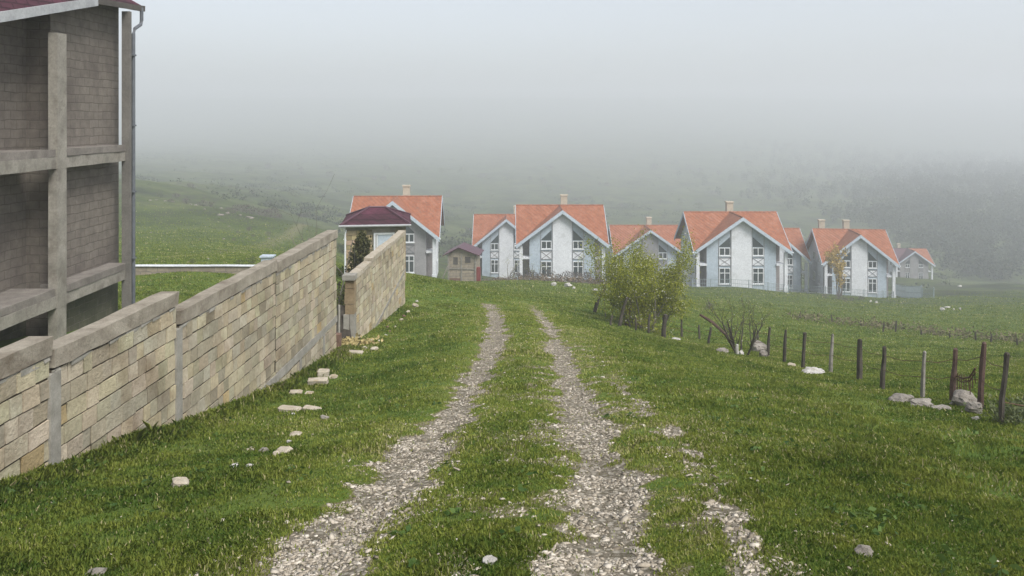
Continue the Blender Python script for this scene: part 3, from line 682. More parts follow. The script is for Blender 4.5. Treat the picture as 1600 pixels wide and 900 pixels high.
    for sx in (-1, 1):
        xc = sx*(hw-.62)
        mb = MB(); mb.box((xc-.2, .42, -1.2), (xc+.2, .78, ze-.2)); mb.box((xc-.27, .36, -.4), (xc+.27, .84, .25)); mb.build('porch_column', M['white'], e)
        a, b_ = sorted((xc-sx*.205, sx*xf)); mb = MB(); mb.box((a, .55, 2.75), (b_, .72, 2.92)); mb.box((a, .55, 2.925), (b_, 2.45, 2.99)); mb.build('porch_slab', M['white'], e)
        # soffit infill above porch
        x0, x1 = sorted((sx*(cw+.1), sx*bo))
        # vertical joints either side of the window bay
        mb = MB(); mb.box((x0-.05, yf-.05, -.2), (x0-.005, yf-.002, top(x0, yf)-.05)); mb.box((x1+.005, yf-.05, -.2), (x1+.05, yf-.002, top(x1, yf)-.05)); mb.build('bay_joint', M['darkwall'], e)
        window(e, x0+.03, x1-.03, .45, 2.45, yf)
        window(e, x0+.03, x1-.03, 4.0, 5.0, yf, trans=False)
        # crossed panel between the floors
        mb = MB(); za, zb_ = 2.72, 3.72; mb.box((x0+.03, yf-.05, za), (x1-.03, yf-.003, zb_)); lp = mb.build('spandrel', M[centre], e)
        mb = MB()
        for (p, q) in (((x0+.06,za+.05),(x1-.06,zb_-.05)), ((x0+.06,zb_-.05),(x1-.06,za+.05))):
            mb.tube([(p[0], yf-.08, p[1]), (q[0], yf-.08, q[1])], .028, 5)
        mb.box((x0+.03, yf-.085, za), (x1-.03, yf-.052, za+.05)); mb.box((x0+.03, yf-.085, zb_-.05), (x1-.03, yf-.052, zb_)); mb.build('lattice', M['darkwall'] if sx < 0 else M['pipe'], lp)
        # triangular or arched pane over the upper window
        zi = 5.06; zo = 6.35 if variant != 6 else 5.9
        inner = sx*(cw+.15); outer = sx*(bo-.05)
        if variant == 6: prof = [(inner, zi), (outer, zi), (outer, zi+.2), ((inner*.25+outer*.75), zi+.55), ((inner+outer)/2, zi+.7), ((inner*.75+outer*.25), zi+.55), (inner, zi+.2)]
        else: prof = [(inner, zi), (outer, zi), (outer, zi+.12), (inner, zo)]
        mb = MB(); vs = [(x, yf-.02, z) for x, z in prof]+[(x, yf-.003, z) for x, z in prof]; n_ = len(prof)
        mb.add(vs, [tuple(range(n_)), tuple(range(n_, 2*n_))[::-1]]+[(i, (i+1)%n_, n_+(i+1)%n_, n_+i) for i in range(n_)]); mb.build('gable_pane', M['glass'], e)
    if sidewin:
        for sx in (-1, 1):
            for yy in (4.2, 7.2):
                window(e, yy, yy+1.1, .7, 2.1, sx*xs, axis='y', nrm=sx, trans=False, mull=0); window(e, yy, yy+1.1, 3.9, 5.2, sx*xs, axis='y', nrm=sx, trans=False, mull=0)
    for sx in (-1, 1): MB().tube([(sx*(hw+.02), -.02, ze-.12), (sx*(hw+.16), -.02, ze-.12)], .09, 8).build('gutter_end', M['frame'], e)
    return e
def put(px, py, d, rz=0):
    x = (px-800)/F*d; return Vector((x, d, -(py-HY)/F*d)), R(rz)
H = [
 dict(p=(613,434,93,2), label='grey house with orange roof behind the purple roofed hut, nearest on the left', w=10.9, wallm='greyrender', centre='greyrender', chim=(-.6+1.6,)),
 dict(p=(791,432,124,0), label='pale blue house with orange roof behind the ruined shed', w=10.6, chim=(1.6,)),
 dict(p=(879,441,99,0), label='blue and white house with orange roof straight ahead at the end of the track', w=11.5, chim=(.6,)),
 dict(p=(1017,443,133,0), label='orange roofed house mostly hidden behind the lime green tree', w=12.4, centre='greyrender', chim=(.8,)),
 dict(p=(1161,451,100,0), label='largest blue and white house, right of the lime green tree, with open left gable', w=12.3, chim=(.1,)),
 dict(p=(1218,456,122,-3), label='pale house with arched upper window squeezed between two larger right-hand houses', w=9.6, variant=6, chim=()),
 dict(p=(1345,463,116,-7), label='blue and white house with orange roof beside the yellow leaved tree', w=10.7, chim=(-.2,-3.8)),
 dict(p=(1430,440,188,-3), label='small distant grey house with half purple and half orange roof', w=11.4, D=11, zr=8.9, ze=4.8, s=.8, wallm='greyrender', centre='greyrender', variant=7, chim=(-2.2,)),
]
for h in H:
    k = dict(h); p = k.pop('p'); lb = k.pop('label'); loc, rz = put(*p)
    house(loc, rz, lb, **k)

# ruined shed with purple roof
def shed():
    q = pd(722, 66); e = empty('shed', q, R(-6), 'ruined little block shed with purple sheet roof beside the track end', 'shed')
    w, D, h = 2.35, 2.2, 2.25
    mb = MB(); mb.add([(-w/2,0,-.4),(w/2,0,-.4),(w/2,0,h),(-.25,0,h+.55),(-w/2,0,h),(-w/2,D,-.4),(w/2,D,-.4),(w/2,D,h),(-.25,D,h+.55),(-w/2,D,h)],
       [(0,1,2,3,4),(9,8,7,6,5),(1,6,7,2),(0,4,9,5)]); mb.build('wall', M['shedblock'], e)
    mb = MB(); a = -.25; mb.shell([(( -w/2-.42,-.3,h-.05),(a,-.3,h+.66),(a,D+.3,h+.66),(-w/2-.42,D+.3,h-.05))[::-1], ((a,-.3,h+.66),(w/2+.3,-.3,h+.03),(w/2+.3,D+.3,h+.03),(a,D+.3,h+.66))[::-1]], .06)
    mb.build('roof', M['rooftile'], e)
    mb = MB()
    for x in (-w/2-.02, w/2-.12, -.1): mb.box((x, -.06, -.3), (x+.12, -.002, h-.02))
    mb.box((-w/2+.1, -.05, 1.05), (w/2-.13, -.003, 1.15)); mb.build('timber_frame', M['greywood'], e)
    mb = MB().box((-w/2+.12, -.035, -.2), (-.15, -.003, .32)); mb.build('board', M['brown'], e)
    MB().box((-w/2+.45, -.02, 1.45), (-.35, -.003, 2.05)).build('opening', M['soffit'], e); MB().box((.25, -.02, 1.6), (.7, -.003, 2.1)).build('opening', M['soffit'], e)
    mb = MB().box((w/2+.01, .1, 0), (w/2+.3, .5, 1.2)); mb.build('red_panel', M['redpaint'], e)
    o = MB().tube([(-1.75,-.1,-.05),(-1.2,-.05,1.3)], .05, 6).build('prop', M['greywood'], e)
shed()

# ------------------------------------------------------------------ fences
def post(q, h, r, lean, mat, label, name='fence_post', group='posts of the fence along the right side', n_=7, cap=True):
    mb = MB(); mb.tube([(0,0,-.3),(lean*.35,0,h*.35),(lean*.7+random.uniform(-.01,.01),0,h*.7),(lean,0,h-.02),(lean,0,h)], [r*1.15,r*random.uniform(.95,1.1),r*random.uniform(.85,1.05),r*random.uniform(.75,.95),r*.45], n_, rough=.2)
    o = mb.build(name, M[mat]); o.location = q; o.rotation_euler = (0, 0, random.uniform(-.3, .3)); return tag(o, label, 'post', group)
posts = [ # base px, base py, top px, top py, half width px, material, label
 (1562,661,1573,550,5.5,'wood','dark fence post nearest the right edge of the field'),
 (1530,641,1538,534,5.5,'redwood','tall reddish post right of the large boulder, with pointed top'),
 (1487,625,1493,542,5.5,'redwood','reddish brown post left of the large boulder beside the iron grille'),
 (1441,623,1445,548,3.6,'greywood','thin mossy grey post above the two low rocks, left of the reddish pair'),
 (1378,609,1382,540,4,'wood','dark post at the left end of the rock row by the right fence'),
 (1343,594,1344,529,5,'wood','thick blackish square-topped post standing alone in mid fence'),
 (1297,582,1301,521,3,'greywood','thin pale lichened post right of the white stones'),
 (1254,576,1258,519,3.6,'wood','dark post directly behind the pile of white stones'),
 (1225,566,1228,515,3,'wood','slim dark post left of the white stone pile'),
 (1199,557,1203,511,3,'wood','slim dark post just right of the pruned bush'),
 (1184,531,1184,516,2,'wood','short stub of a post behind the pruned bush'),
 (1106,538,1111,511,2.4,'wood','leaning thin post left of the pruned bush'),
 (1093,530,1092,507,1.8,'wood','thin short post between the thick post and the pruned bush'),
 (1065,527,1065,497,1.8,'wood','thin straight stick post right of the thick dark post'),
 (1036,527,1040,491,4.6,'wood','thick dark post right of the lime green tree'),
 (1013,521,1015,491,2.2,'wood','thin dark post under the right side of the lime green tree'),
 (994,517,993,496,2,'wood','thin dark post under the middle of the lime green tree'),
 (953,509,956,493,1.8,'wood','thin short stick in front of the leaning timbers'),
 (979,509,985,466,5,'redwood','wide reddish plank leaning among the tree stems'),
 (966,510,980,464,3,'wood','dark timber leaning to the right in front of the lime tree'),
 (926,487,946,446,3.2,'wood','dark timber leaning to the right at the left end of the fence')]
tops = []
for bx_, by_, tx, ty, hwp, mt, lb in posts:
    q = at(bx_, by_); d = q.y; k = d/F
    o = post(q, (by_-ty)*k, hwp*k*.82, (tx-bx_)*k, mt, lb); o.rotation_euler = (0,0,0); tops.append((q, (by_-ty)*k, (tx-bx_)*k))
mb = MB(); main = [tops[i] for i in (0,1,2,3,4,5,6,7,8,9,11,12,13,14,15,16)]
for fr in (.45, .78):
    for (a, ha, la), (b_, hb, lb_) in zip(main[:-1], main[1:]):
        p = a+Vector((la*fr, .03, ha*fr)); q = b_+Vector((lb_*fr, .03, hb*fr)); m_ = (p+q)/2-Vector((0,0,.04))
        mb.tube([p, m_, q], .0048, 4)
w1 = MB(); q = main[0][0]+Vector((0,.03,main[0][1]*.3)); w1.tube([q, q+Vector((1.6,-.2,-.25)), q+Vector((3.5,-.8,-.3))], .006, 4)
o = w1.build('fence_wire', M['rust']); tag(o, 'single dark wire drooping right from the rightmost fence post', 'wire')
o = mb.build('fence_wire', M['rust']); tag(o, 'thin sagging dark wire strung along the right-hand fence posts', 'wire')
# rusty grille between the reddish posts
a, b_ = tops[2], tops[1]; p0 = a[0]+Vector((.08,0,a[1]*.45)); p1 = b_[0]+Vector((-.05,0,b_[1]*.62))
mb = MB(); up = [p0+Vector((0,0,.02)), p0.lerp(p1,.35)-Vector((0,0,.06)), p0.lerp(p1,.7)-Vector((0,0,.09)), p1]
mb.tube(up, .012, 5); mb.tube([x-Vector((0,0,.055)) for x in up], .009, 5)
for k in range(9):
    t = (k+.5)/9; i = min(2, int(t*3)); p = up[i].lerp(up[i+1], t*3-i); l = random.uniform(.16, .3)
    mb.tube([p+Vector((0,0,.05 if k < 4 else .02)), p-Vector((random.uniform(-.02,.02),0,l))], .007, 4)
o = mb.build('iron_grille', M['rust'], origin=p0); tag(o, 'small rusty iron grille hanging between the two reddish posts', 'grille')
# far posts across the field
for i, (bx_, by_, hpx) in enumerate([(1380,519,16),(1399,519,18),(1300,503,12),(1345,510,9),(1525,532,14),(1548,535,13),(1440,524,9),(1485,528,8),(1250,497,9),(1590,540,12)]):
    q = at(bx_, by_); k = q.y/F
    post(q, hpx*k, 1.3*k, random.uniform(-2, 2)*k, 'wood', 'tiny dark post of the old fence crossing the far field', group='posts of the old fence across the field', n_=5)

# blue-grey mesh fences by the houses
def mesh_fence(pts, h, label, step=.22):
    q0 = Vector(pts[0]); e = empty('mesh_fence', q0, 0, label, 'fence')
    mb = MB(); rl = MB()
    for p, q in zip(pts[:-1], pts[1:]):
        p, q = Vector(p), Vector(q); L = (q-p).length; n_ = int(L/step)
        for i in range(n_+1):
            c = p.lerp(q, i/n_)-q0; mb.box((c.x-.012, c.y-.012, c.z-.2), (c.x+.012, c.y+.012, c.z+h))
        for z in (.1, h*.5, h-.02):
            rl.tube([p-q0+Vector((0,0,z)), q-q0+Vector((0,0,z))], .025, 5)
        pp = MB(); c = p-q0; pp.box((c.x-.05, c.y-.05, c.z-.5), (c.x+.05, c.y+.05, c.z+h+.08)); pp.build('fence_post', M['meshblue'], e)
    c = Vector(pts[-1])-q0; MB().box((c.x-.05, c.y-.05, c.z-.5), (c.x+.05, c.y+.05, c.z+h+.08)).build('fence_post', M['meshblue'], e)
    mb.build('bars', M['meshblue'], e); rl.build('rail', M['meshblue'], e)
def gp(px, d): return pd(px, d)
mesh_fence([gp(p, 97.5) for p in (1082,1110,1140,1170,1200,1232)], 1.0, 'thin blue-grey railing before the largest blue and white house')
mesh_fence([gp(1236, 112), gp(1262, 112), gp(1290, 112), gp(1320, 112), gp(1350, 112), gp(1380, 112), gp(1396, 112)], 1.0, 'blue-grey railing along the front of the house by the yellow tree')
mesh_fence([gp(1397, 122), gp(1415, 114), gp(1440, 106)], 1.7, 'tall blue-grey mesh fence slanting away from the right-hand house', .12)
mesh_fence([gp(1441, 105.5), gp(1459, 104)], 1.3, 'short lower blue-grey mesh fence at the far right end', .12)

# ------------------------------------------------------------------ stones
def rock_mesh(sx, sy, sz, seed, sub=2, jag=.22, boxy=0.0):
    rr = random.Random(seed); bm_ = __import__('bmesh').new(); bmesh = __import__('bmesh')
    bmesh.ops.create_icosphere(bm_, subdivisions=sub, radius=1)
    offs = [Vector((rr.uniform(-9,9), rr.uniform(-9,9), rr.uniform(-9,9))) for _ in range(2)]
    from mathutils import noise as mn
    planes = [(Vector((rr.gauss(0,1), rr.gauss(0,1), rr.gauss(0,1))).normalized(), rr.uniform(.55,.85)) for _ in range(8)]
    for v in bm_.verts:
        c = v.co.copy()
        for nrm, dd in planes:
            k = c.dot(nrm)
            if k > dd: c -= nrm*(k-dd)
        c *= 1+jag*mn.noise(c*1.6+offs[0])+jag*.5*mn.noise(c*4+offs[1])
        v.co = Vector((c.x*sx, c.y*sy, c.z*sz))
    mb = MB(); bm_.verts.index_update(); mb.add([v.co for v in bm_.verts], [[v.index for v in f.verts] for f in bm_.faces]); bm_.free(); return mb
def rock(px, py, wpx, hpx, mat, label, name='rock', cat='rock', seed=0, group=None, sub=3, jag=.25, depth=.8, sink=.25):
    q = at(px, py); k = q.y/F; w, h = wpx*k/2, hpx*k/2
    mb = rock_mesh(w, w*depth, h*1.15, seed, sub, jag); o = mb.build(name, M[mat]); o.location = q+Vector((0, 0, h*(1-sink))); o.rotation_euler = (0, 0, random.uniform(-.2,.2)); return tag(o, label, cat, group)
def slab(px, py, wpx, hpx, mat, label, rz=0, tilt=(0,0), name='stone_block', cat='block', depth=.55, up=0, tint=1, hid=None):
    q = at(px, py); k = q.y/F; w, h = wpx*k, hpx*k; D_ = hid if hid else max(w*depth, .12)
    rr = random.Random(px*7+py); mb = MB(); j = .012
    # bevelled irregular block: 2 rings of 8
    prof = []
    c = .018
    for z, ins in ((-.03, 0), (h*.5, .004), (h-c, 0), (h, c)):
        ring = []
        for sx, sy in ((-1,-1),(1,-1),(1,1),(-1,1)):
            x = sx*(w/2-ins); y = sy*(D_/2-ins)
            for (ax, ay) in (((c if sx*sy > 0 else 0), (0 if sx*sy > 0 else c)), ((0 if sx*sy > 0 else c), (c if sx*sy > 0 else 0))):
                ring.append(Vector((x-sx*ax*0.9, y-sy*ay*0.9, z))+Vector([rr.uniform(-j, j)*.5 for _ in range(3)]))
        prof.append(ring)
    # order ring by angle
    base = sorted(range(8), key=lambda i: math.atan2(prof[0][i].y, prof[0][i].x)); vs = [r[i] for r in prof for i in base]; fs = []
    for a in range(3):
        for i in range(8): fs.append((a*8+i, a*8+(i+1)%8, a*8+8+(i+1)%8, a*8+8+i))
    fs += [tuple(range(8))[::-1], tuple(24+i for i in range(8))]
    mb.add(vs, fs); o = mb.build(name, M[mat]); o.location = q+Vector((0,0,up-.01)); o.rotation_euler = (R(tilt[0]), R(tilt[1]), R(rz)); return tag(o, label, cat)
slab(280,763,25,15,'blockloose','tilted pale stone block alone in the grass near the long wall', 25, (8,14), depth=.6, hid=.1)
slab(445,712,24,11,'blockloose','pale squared block at the right of a small rubble group in the grass', -25, (4,-6), depth=.8)
rock(432,716,12,9,'blockloose','small tan stone touching the squared block in the rubble group', seed=3)
rock(411,709,17,9,'rock','brownish broken stone left of the squared block', seed=4)
slab(389,705,18,3,'blockloose','flat pale chip at the left of the rubble group', 5, name='stone_chip', cat='stone')
rock(389,732,14,5,'whiterock','white flake on the grass below the rubble group', 'stone_chip', 'stone', 5)
rock(367,733,16,5,'whiterock','pale flat flake left below the rubble group', 'stone_chip', 'stone', 6)
rock(455,731,10,3,'whiterock','tiny white flake right below the squared block', 'stone_chip', 'stone', 16)
slab(497,601,31,12,'blockloose','long tan block standing on edge below the upper pale block', 3, (6,-2), depth=.4)
slab(505,589,18,12,'blockloose','pale block with slanting top set behind the long tan block', 8, (0,4), depth=.8)
rock(521,591,14,7,'blockloose','broken tan stone right of the pale slanting block', seed=9)
slab(453,643,36,9,'blockloose','left piece of the long flat broken slab in the grass', -6, (3,3), depth=.35)
slab(487,641,29,7,'blockloose','right piece of the long flat broken slab, paler top', -12, (2,4), depth=.4)
rock(507,655,14,9,'rock','small brown rounded stone right of the broken slab', seed=12)
slab(462,616,20,6,'blockloose','flat pale stone left of a darker gap, nearer the wall', 4, depth=.5)
slab(483,616,13,5,'blockloose','small flat pale stone right of its larger neighbour near the wall', -6, depth=.5)
slab(462,680,18,7,'blockloose','small tan block half sunk in grass midway along the wall', 0, depth=.5)
rock(452,692,9,6,'whiterock','rough pale stone just below the half sunk tan block', seed=14)
rock(457,648,7,4,'whiterock','tiny white stone under the broken slab', 'stone_chip', 'stone', 15)
slab(516,565,26,3,'whiterock','thin pale slab lying along the wall foot near the gateway', 25, depth=.2, name='stone_slab', cat='stone')
rock(534,549,11,6,'blockloose','rounded tan stone on the straw in the gateway', seed=18)
slab(556,553,22,6,'blockloose','pale broken slab lying before the gateway straw', -4, (0,3), depth=.5)
rock(570,545,9,5,'blockloose','small orange-tan stone at the right edge of the straw', seed=20)
rock(585,547,13,6,'blockloose','yellowish broken stone right of the straw patch', seed=21)
for i, (x, y, w, mt) in enumerate([(606,512,6,'brown'),(609,518,5,'brown'),(603,524,6,'whiterock'),(617,511,5,'blockloose'),(627,501,8,'blockloose'),(631,495,7,'brown'),(638,489,8,'blockloose'),(648,480,12,'blockloose'),(651,472,6,'whiterock'),(592,533,6,'blockloose'),(581,532,6,'whiterock')]):
    rock(x, y, w, w*.6, mt, 'small rubble stone in the line beside the shorter wall', 'rubble_stone', 'stone', 30+i, 'rubble stones beside the shorter wall', 2)
rock(74,752,14,7,'blockloose','small pale stone at the foot of the long wall near the left edge', seed=22)
rock(150,897,38,12,'rock','half buried grey stone at the bottom left corner', seed=23, sink=.4)
rock(767,884,27,13,'whiterock','round whitish stone on the turf between the tracks at the bottom', seed=24)
rock(1350,867,34,14,'rock','low grey lichened stone in the grass at bottom right', seed=25, sink=.4)
rock(1409,627,40,17,'rock','low pale rock left of the thin mossy post', seed=26, sink=.5)
rock(1442,637,38,15,'rock','broken white-edged rock below the thin mossy post', seed=27, sink=.5, jag=.4)
rock(1472,640,34,9,'rock','flat grey rock between the broken rock and the boulder', seed=28, sink=.5)
rock(1504,634,44,28,'rock','large rounded pale boulder between the two reddish posts', 'boulder', 'boulder', 29, jag=.35, sink=.3)
rock(1521,645,26,18,'rock','smaller grey boulder behind the tall reddish post', 'boulder', 'boulder', 41, jag=.35)
rock(1524,657,12,7,'whiterock','small white stone before the tall reddish post', seed=42)
rock(1267,584,30,11,'whiterock','cluster-like jagged white stone pile at mid fence', 'stone_pile', 'stones', 43, jag=.6, sink=.4)
rock(1282,584,16,8,'whiterock','smaller white stone at right end of the white pile', seed=44, jag=.4)
rock(1236,572,16,6,'blockloose','low tan stone left of the white stone pile', seed=45)
rock(1184,550,30,19,'rock','upright pale rock with a hollow right of the pruned bush', seed=46, jag=.45)
rock(1194,558,14,15,'rock','squat pale rock beside the slim post by the pruned bush', seed=47)
rock(1129,552,20,9,'rock','dark-topped flat stone at the left foot of the pruned bush', seed=48)
rock(1158,555,10,9,'whiterock','round white lump at the foot of the pruned bush', seed=49)
rock(1056,531,16,4,'whiterock','flat white stone right of the thick dark post', seed=50)
for i, (x, y, w, h) in enumerate([(1473,486,9,6),(1490,486,4,4),(1500,485,4,4),(1480,481,10,4),(1369,473,6,4),(930,455,10,4),(896,452,6,5),(888,449,14,7),(865,447,10,6),(1260,452,6,3),(960,453,8,3),(1500,447,8,3),(1360,472,5,4)]):
    rock(x, y, w, h, 'whiterock', 'small whitish stone lying on the grass near the houses', 'field_stone', 'stone', 60+i, 'whitish stones near the houses', 2)
# white stones on the foggy hillside
hillr = [(345,341,12,4),(356,338,8,3),(375,342,6,3),(390,345,14,5),(298,320,6,2),(270,317,7,2),(258,316,5,2),(244,315,6,2),(235,316,5,2),(345,323,7,3),(306,322,6,3),(350,373,5,3),(358,354,4,2),(320,333,5,2),(420,375,6,3),(236,363,4,2),(433,298,4,2),(390,294,4,2),(525,298,5,2),(510,317,4,2),(325,405,5,2)]
for i, (x, y, w, h) in enumerate(hillr):
    rock(x, y, w, h, 'rock', 'pale limestone outcrop on the foggy left hillside', 'outcrop', 'rock', 90+i, 'pale outcrops on the left hillside', 2, sink=.5)

# ------------------------------------------------------------------ trees and shrubs
def branchy(mb, base, dir_, L, r, depth, rr, tips, spread=.5, curve=.25, nseg=4, up=.15, minr=.004, kids=(2,4)):
    p = Vector(base); d = Vector(dir_).normalized(); pts = [p.copy()]; rs = [r]
    for i in range(nseg):
        d = (d+Vector((rr.gauss(0,curve), rr.gauss(0,curve), rr.gauss(0,curve)*.6+up))*.35).normalized(); p = p+d*L/nseg; pts.append(p.copy()); rs.append(max(minr, r*(1-.65*(i+1)/nseg)))
    mb.tube(pts, rs, 6 if r > .02 else 4, rough=.08)
    if depth == 0:
        tips += pts[1:]; return
    if depth == 1: tips += pts[2:]
    for k in range(rr.randint(*kids)):
        i = rr.randint(1, nseg); dd = (d+Vector((rr.gauss(0,spread), rr.gauss(0,spread), rr.gauss(0,spread)*.7))).normalized()
        branchy(mb, pts[i], dd, L*rr.uniform(.45,.75), max(minr, rs[i]*.7), depth-1, rr, tips, spread, curve, nseg, up, minr, kids)
def cloud(tips, per, sig, r):
    t = np.array([tuple(p) for p in tips]); c = np.repeat(t, per, 0); return c+r.normal(size=c.shape)*sig
def tree(name, q, stems, L, r, depth, label, cat, leafmat, leafsize, per, sig, seed, barkm='bark', spread=.5, lean=.35, group=None, kids=(2,4), stemr=.25, crown='crown', up=.15, curve=.25):
    rr = random.Random(seed); g = np.random.default_rng(seed); e = empty(name, q, 0, label, cat, group); mb = MB(); tips = []
    for i in range(stems):
        a = 6.283*i/stems+rr.uniform(-.4,.4); rad = stemr*rr.uniform(.2,1) if stems > 1 else 0
        l_ = rr.uniform(.3, 1)*lean
        branchy(mb, (math.cos(a)*rad, math.sin(a)*rad, -.15), (math.cos(a)*l_, math.sin(a)*l_, 1), L*rr.uniform(.75,1.1), r*rr.uniform(.7,1), depth, rr, tips, spread, curve, 4, up, .004, kids)
    mb.build('trunk', M[barkm], e)
    if leafmat:
        c = cloud(tips, per, sig, g); link(crown, leaf_mesh(crown, c, leafsize, M[leafmat], g), e)
    return e
q = pd(1003, 30.5)
tree('blossom_tree', q, 12, 2.05, .05, 2, 'lime green spring tree with several thin stems standing in the fence line', 'tree', 'lime', .062, 50, .17, 101, 'bark2', .65, .60, kids=(3,4), stemr=.8)
q = pd(950, 32); tree('young_tree', q, 2, 1.5, .03, 2, 'small thin pale green sapling left of the lime green tree', 'tree', 'lime', .06, 14, .10, 102, 'bark2', .5, .4, kids=(2,3))
# pruned bush
q = pd(1158, 22.5)
e = tree('pruned_bush', q, 6, 1.15, .045, 2, 'nearly leafless pruned bush with twisted dark branches by the fence', 'bush', 'lime', .035, 1, .05, 103, 'wood', .75, .8, kids=(3,4), stemr=.25, up=.3)
q = pd(1128, 23.5); o = MB().tube([(.45,0,-.1),(.1,0,.5),(-.25,.1,.82),(-.62,.1,1.05)], [.035,.04,.045,.04], 7, rough=.15).build('fallen_branch', M['redwood']); o.location = q; tag(o, 'thick broken brown branch slanting up left of the pruned bush', 'branch')
q = pd(1153, 22); o = MB().tube([(0,0,-.05),(-.03,0,.15),(-.02,0,.30)], [.045,.05,.035], 8, rough=.1).build('stump', M['whiterock']); o.location = q; tag(o, 'pale stripped stump at the foot of the pruned bush', 'stump')
# conifer behind second wall
def conifer(q, h, w, seed, label):
    g = np.random.default_rng(seed); e = empty('conifer', q, 0, label, 'tree'); MB().tube([(0,0,-.2),(.02,0,h*.5),(0,0,h*.95)], [.07,.045,.01], 7).build('trunk', M['bark'], e)
    c = []
    for i in range(330):
        z = h*g.random()**1.15; a = g.random()*6.283; rad = w*(1-z/h)**.75*(.45+.6*g.random())
        m_ = 26; t = g.random(m_)[:,None]; tip = np.array([math.cos(a)*rad, math.sin(a)*rad, z+.12]); c.append(np.array([0,0,z-.08])+(tip-np.array([0,0,z-.08]))*t**.6+g.normal(size=(m_,3))*.055)
    c = np.concatenate(c); link('crown', leaf_mesh('crown', c, .10, M['conifer'], g), e)
q = pd(566, 26.5); conifer(q, 2.35, 1.15, 5, 'dark olive conifer growing between the two walls in front of the hut')
q = pd(520, 26); tree('bare_tree', q, 2, 2.3, .04, 2, 'thin leafless tree rising behind the end of the long wall', 'tree', 'weed', .03, 1, .05, 105, 'bark2', .45, .25, kids=(2,3))
q = pd(1311, 108); tree('yellow_tree', q, 4, 3.3, .09, 2, 'narrow yellow leaved tree before the right-hand house', 'tree', 'yellowleaf', .26, 9, .20, 106, 'bark', .32, .14, kids=(3,4), stemr=.3)
q = pd(834, 92); tree('garden_tree', q, 3, 2.6, .05, 2, 'small leafless garden tree before the centre panel of the house straight ahead', 'tree', 'lime', .10, 2, .12, 107, 'bark', .5, .5)
q = pd(925, 90); tree('garden_tree', q, 2, 2.0, .05, 2, 'small garden tree with pale green tufts right of the house straight ahead', 'tree', 'lime', .12, 4, .15, 108, 'bark', .5, .5)
q = pd(795, 88); tree('garden_tree', q, 3, 2.4, .05, 2, 'thin pale tree between the shed and the house straight ahead', 'tree', 'lime', .09, 1, .12, 109, 'bark2', .5, .4)
# twiggy shrubs
def shrub_mesh(seed, mat, h=1.0, n_=260, leaf=.12):
    g = np.random.default_rng(seed); a = g.random(n_)*6.283; z = g.random(n_)**.8; r_ = (.25+.45*np.sin(z*3.0))*(g.random(n_)**.5)
    k = 5; lob = g.normal(size=(k,3))*np.array([.3,.3,.15]); c = np.stack([np.cos(a)*r_, np.sin(a)*r_, z*.85*h], -1)+lob[g.integers(0,k,n_)]*.6; c[:,2] = np.abs(c[:,2])
    return leaf_mesh('shrub', c, leaf, M[mat], g)
SG = [shrub_mesh(200+i, 'shrubgrey', leaf=.13) for i in range(4)]; SN = [shrub_mesh(210+i, 'shrubgreen', leaf=.14) for i in range(4)]
def shrub(px, py, wpx, kind, label, group, cat='shrub', name='shrub', hs_=1.0):
    q = at(px, py); k = q.y/F*wpx/1.2; o = link(name, random.choice(SG if kind == 'g' else SN), None, q-Vector((0,0,.05*k))); o.scale = (k, k, k*hs_); o.rotation_euler = (0, 0, random.uniform(0, 6)); tag(o, label, cat, group); return o
for i, (x, w) in enumerate([(805,14),(816,10),(828,16),(842,12),(858,15),(873,10),(889,13),(905,12),(918,14),(936,10)]):
    q = pd(x, 94+random.uniform(-2, 2)); o = link('garden_shrub', random.choice(SG), None, q); k = w*95/F/.9; o.scale = (k,k,k*1.35); o.rotation_euler = (0,0,random.uniform(0,6)); tag(o, 'brownish leafless garden shrub in the row before the house straight ahead', 'shrub', 'garden shrubs before the house straight ahead')
crest = [(318,326,14),(330,328,12),(355,336,10),(365,338,13),(372,334,16),(384,338,20),(398,338,18),(415,340,18),(425,341,22),(436,342,14),(290,322,12),(268,318,9),(470,343,10),(478,342,12),(505,338,10),(418,368,9),(390,360,9),(371,364,5),(395,372,6),(365,375,6)]
for x, y, w in crest: shrub(x, y, w, 'g', 'dark grey leafless shrub on the crest of the left hillside', 'shrubs on the crest of the left hill')
r2 = random.Random(77)
for i in range(95):
    x = r2.uniform(210, 1480); y = r2.uniform(262, 332)
    if x < 520 and y > 312: continue
    shrub(x, y, r2.uniform(5, 13), r2.choice('ggn'), 'small blurred shrub on the foggy hillside beyond the houses', 'shrubs on the foggy hillside')
for x, y, w in [(700,352,12),(672,430,8),(560,395,12),(300,412,10),(395,412,14),(372,413,10),(550,398,9),(1465,435,10),(1478,436,8)]:
    shrub(x, y, w, 'n', 'small green bush on the grass slope behind the walls and houses', 'green bushes on the lower slopes')
shrub(1108,484,14,'g','small bare bush in the field left of the pruned bush', None); shrub(1068,470,12,'n','small green bush at the left corner of the largest house', None)
for x, y, w in [(1312,470,12),(1330,471,8),(1345,470,8),(1290,468,8),(1322,474,9)]: shrub(x, y, w, 'g', 'small dark bush on the bank before the right-hand house', 'bushes on the bank')
# lush weeds and debris at the wall gateway
q = pd(541, 20.0); g = np.random.default_rng(9); c = g.normal(size=(500,3))*np.array([.28,.3,.02])+np.array([0.18,-.25,.06]); o = link('straw', leaf_mesh('straw', c, .11, M['straw'], g), None, q); tag(o, 'patch of yellow straw on the ground in the wall gateway', 'straw', kind='stuff')

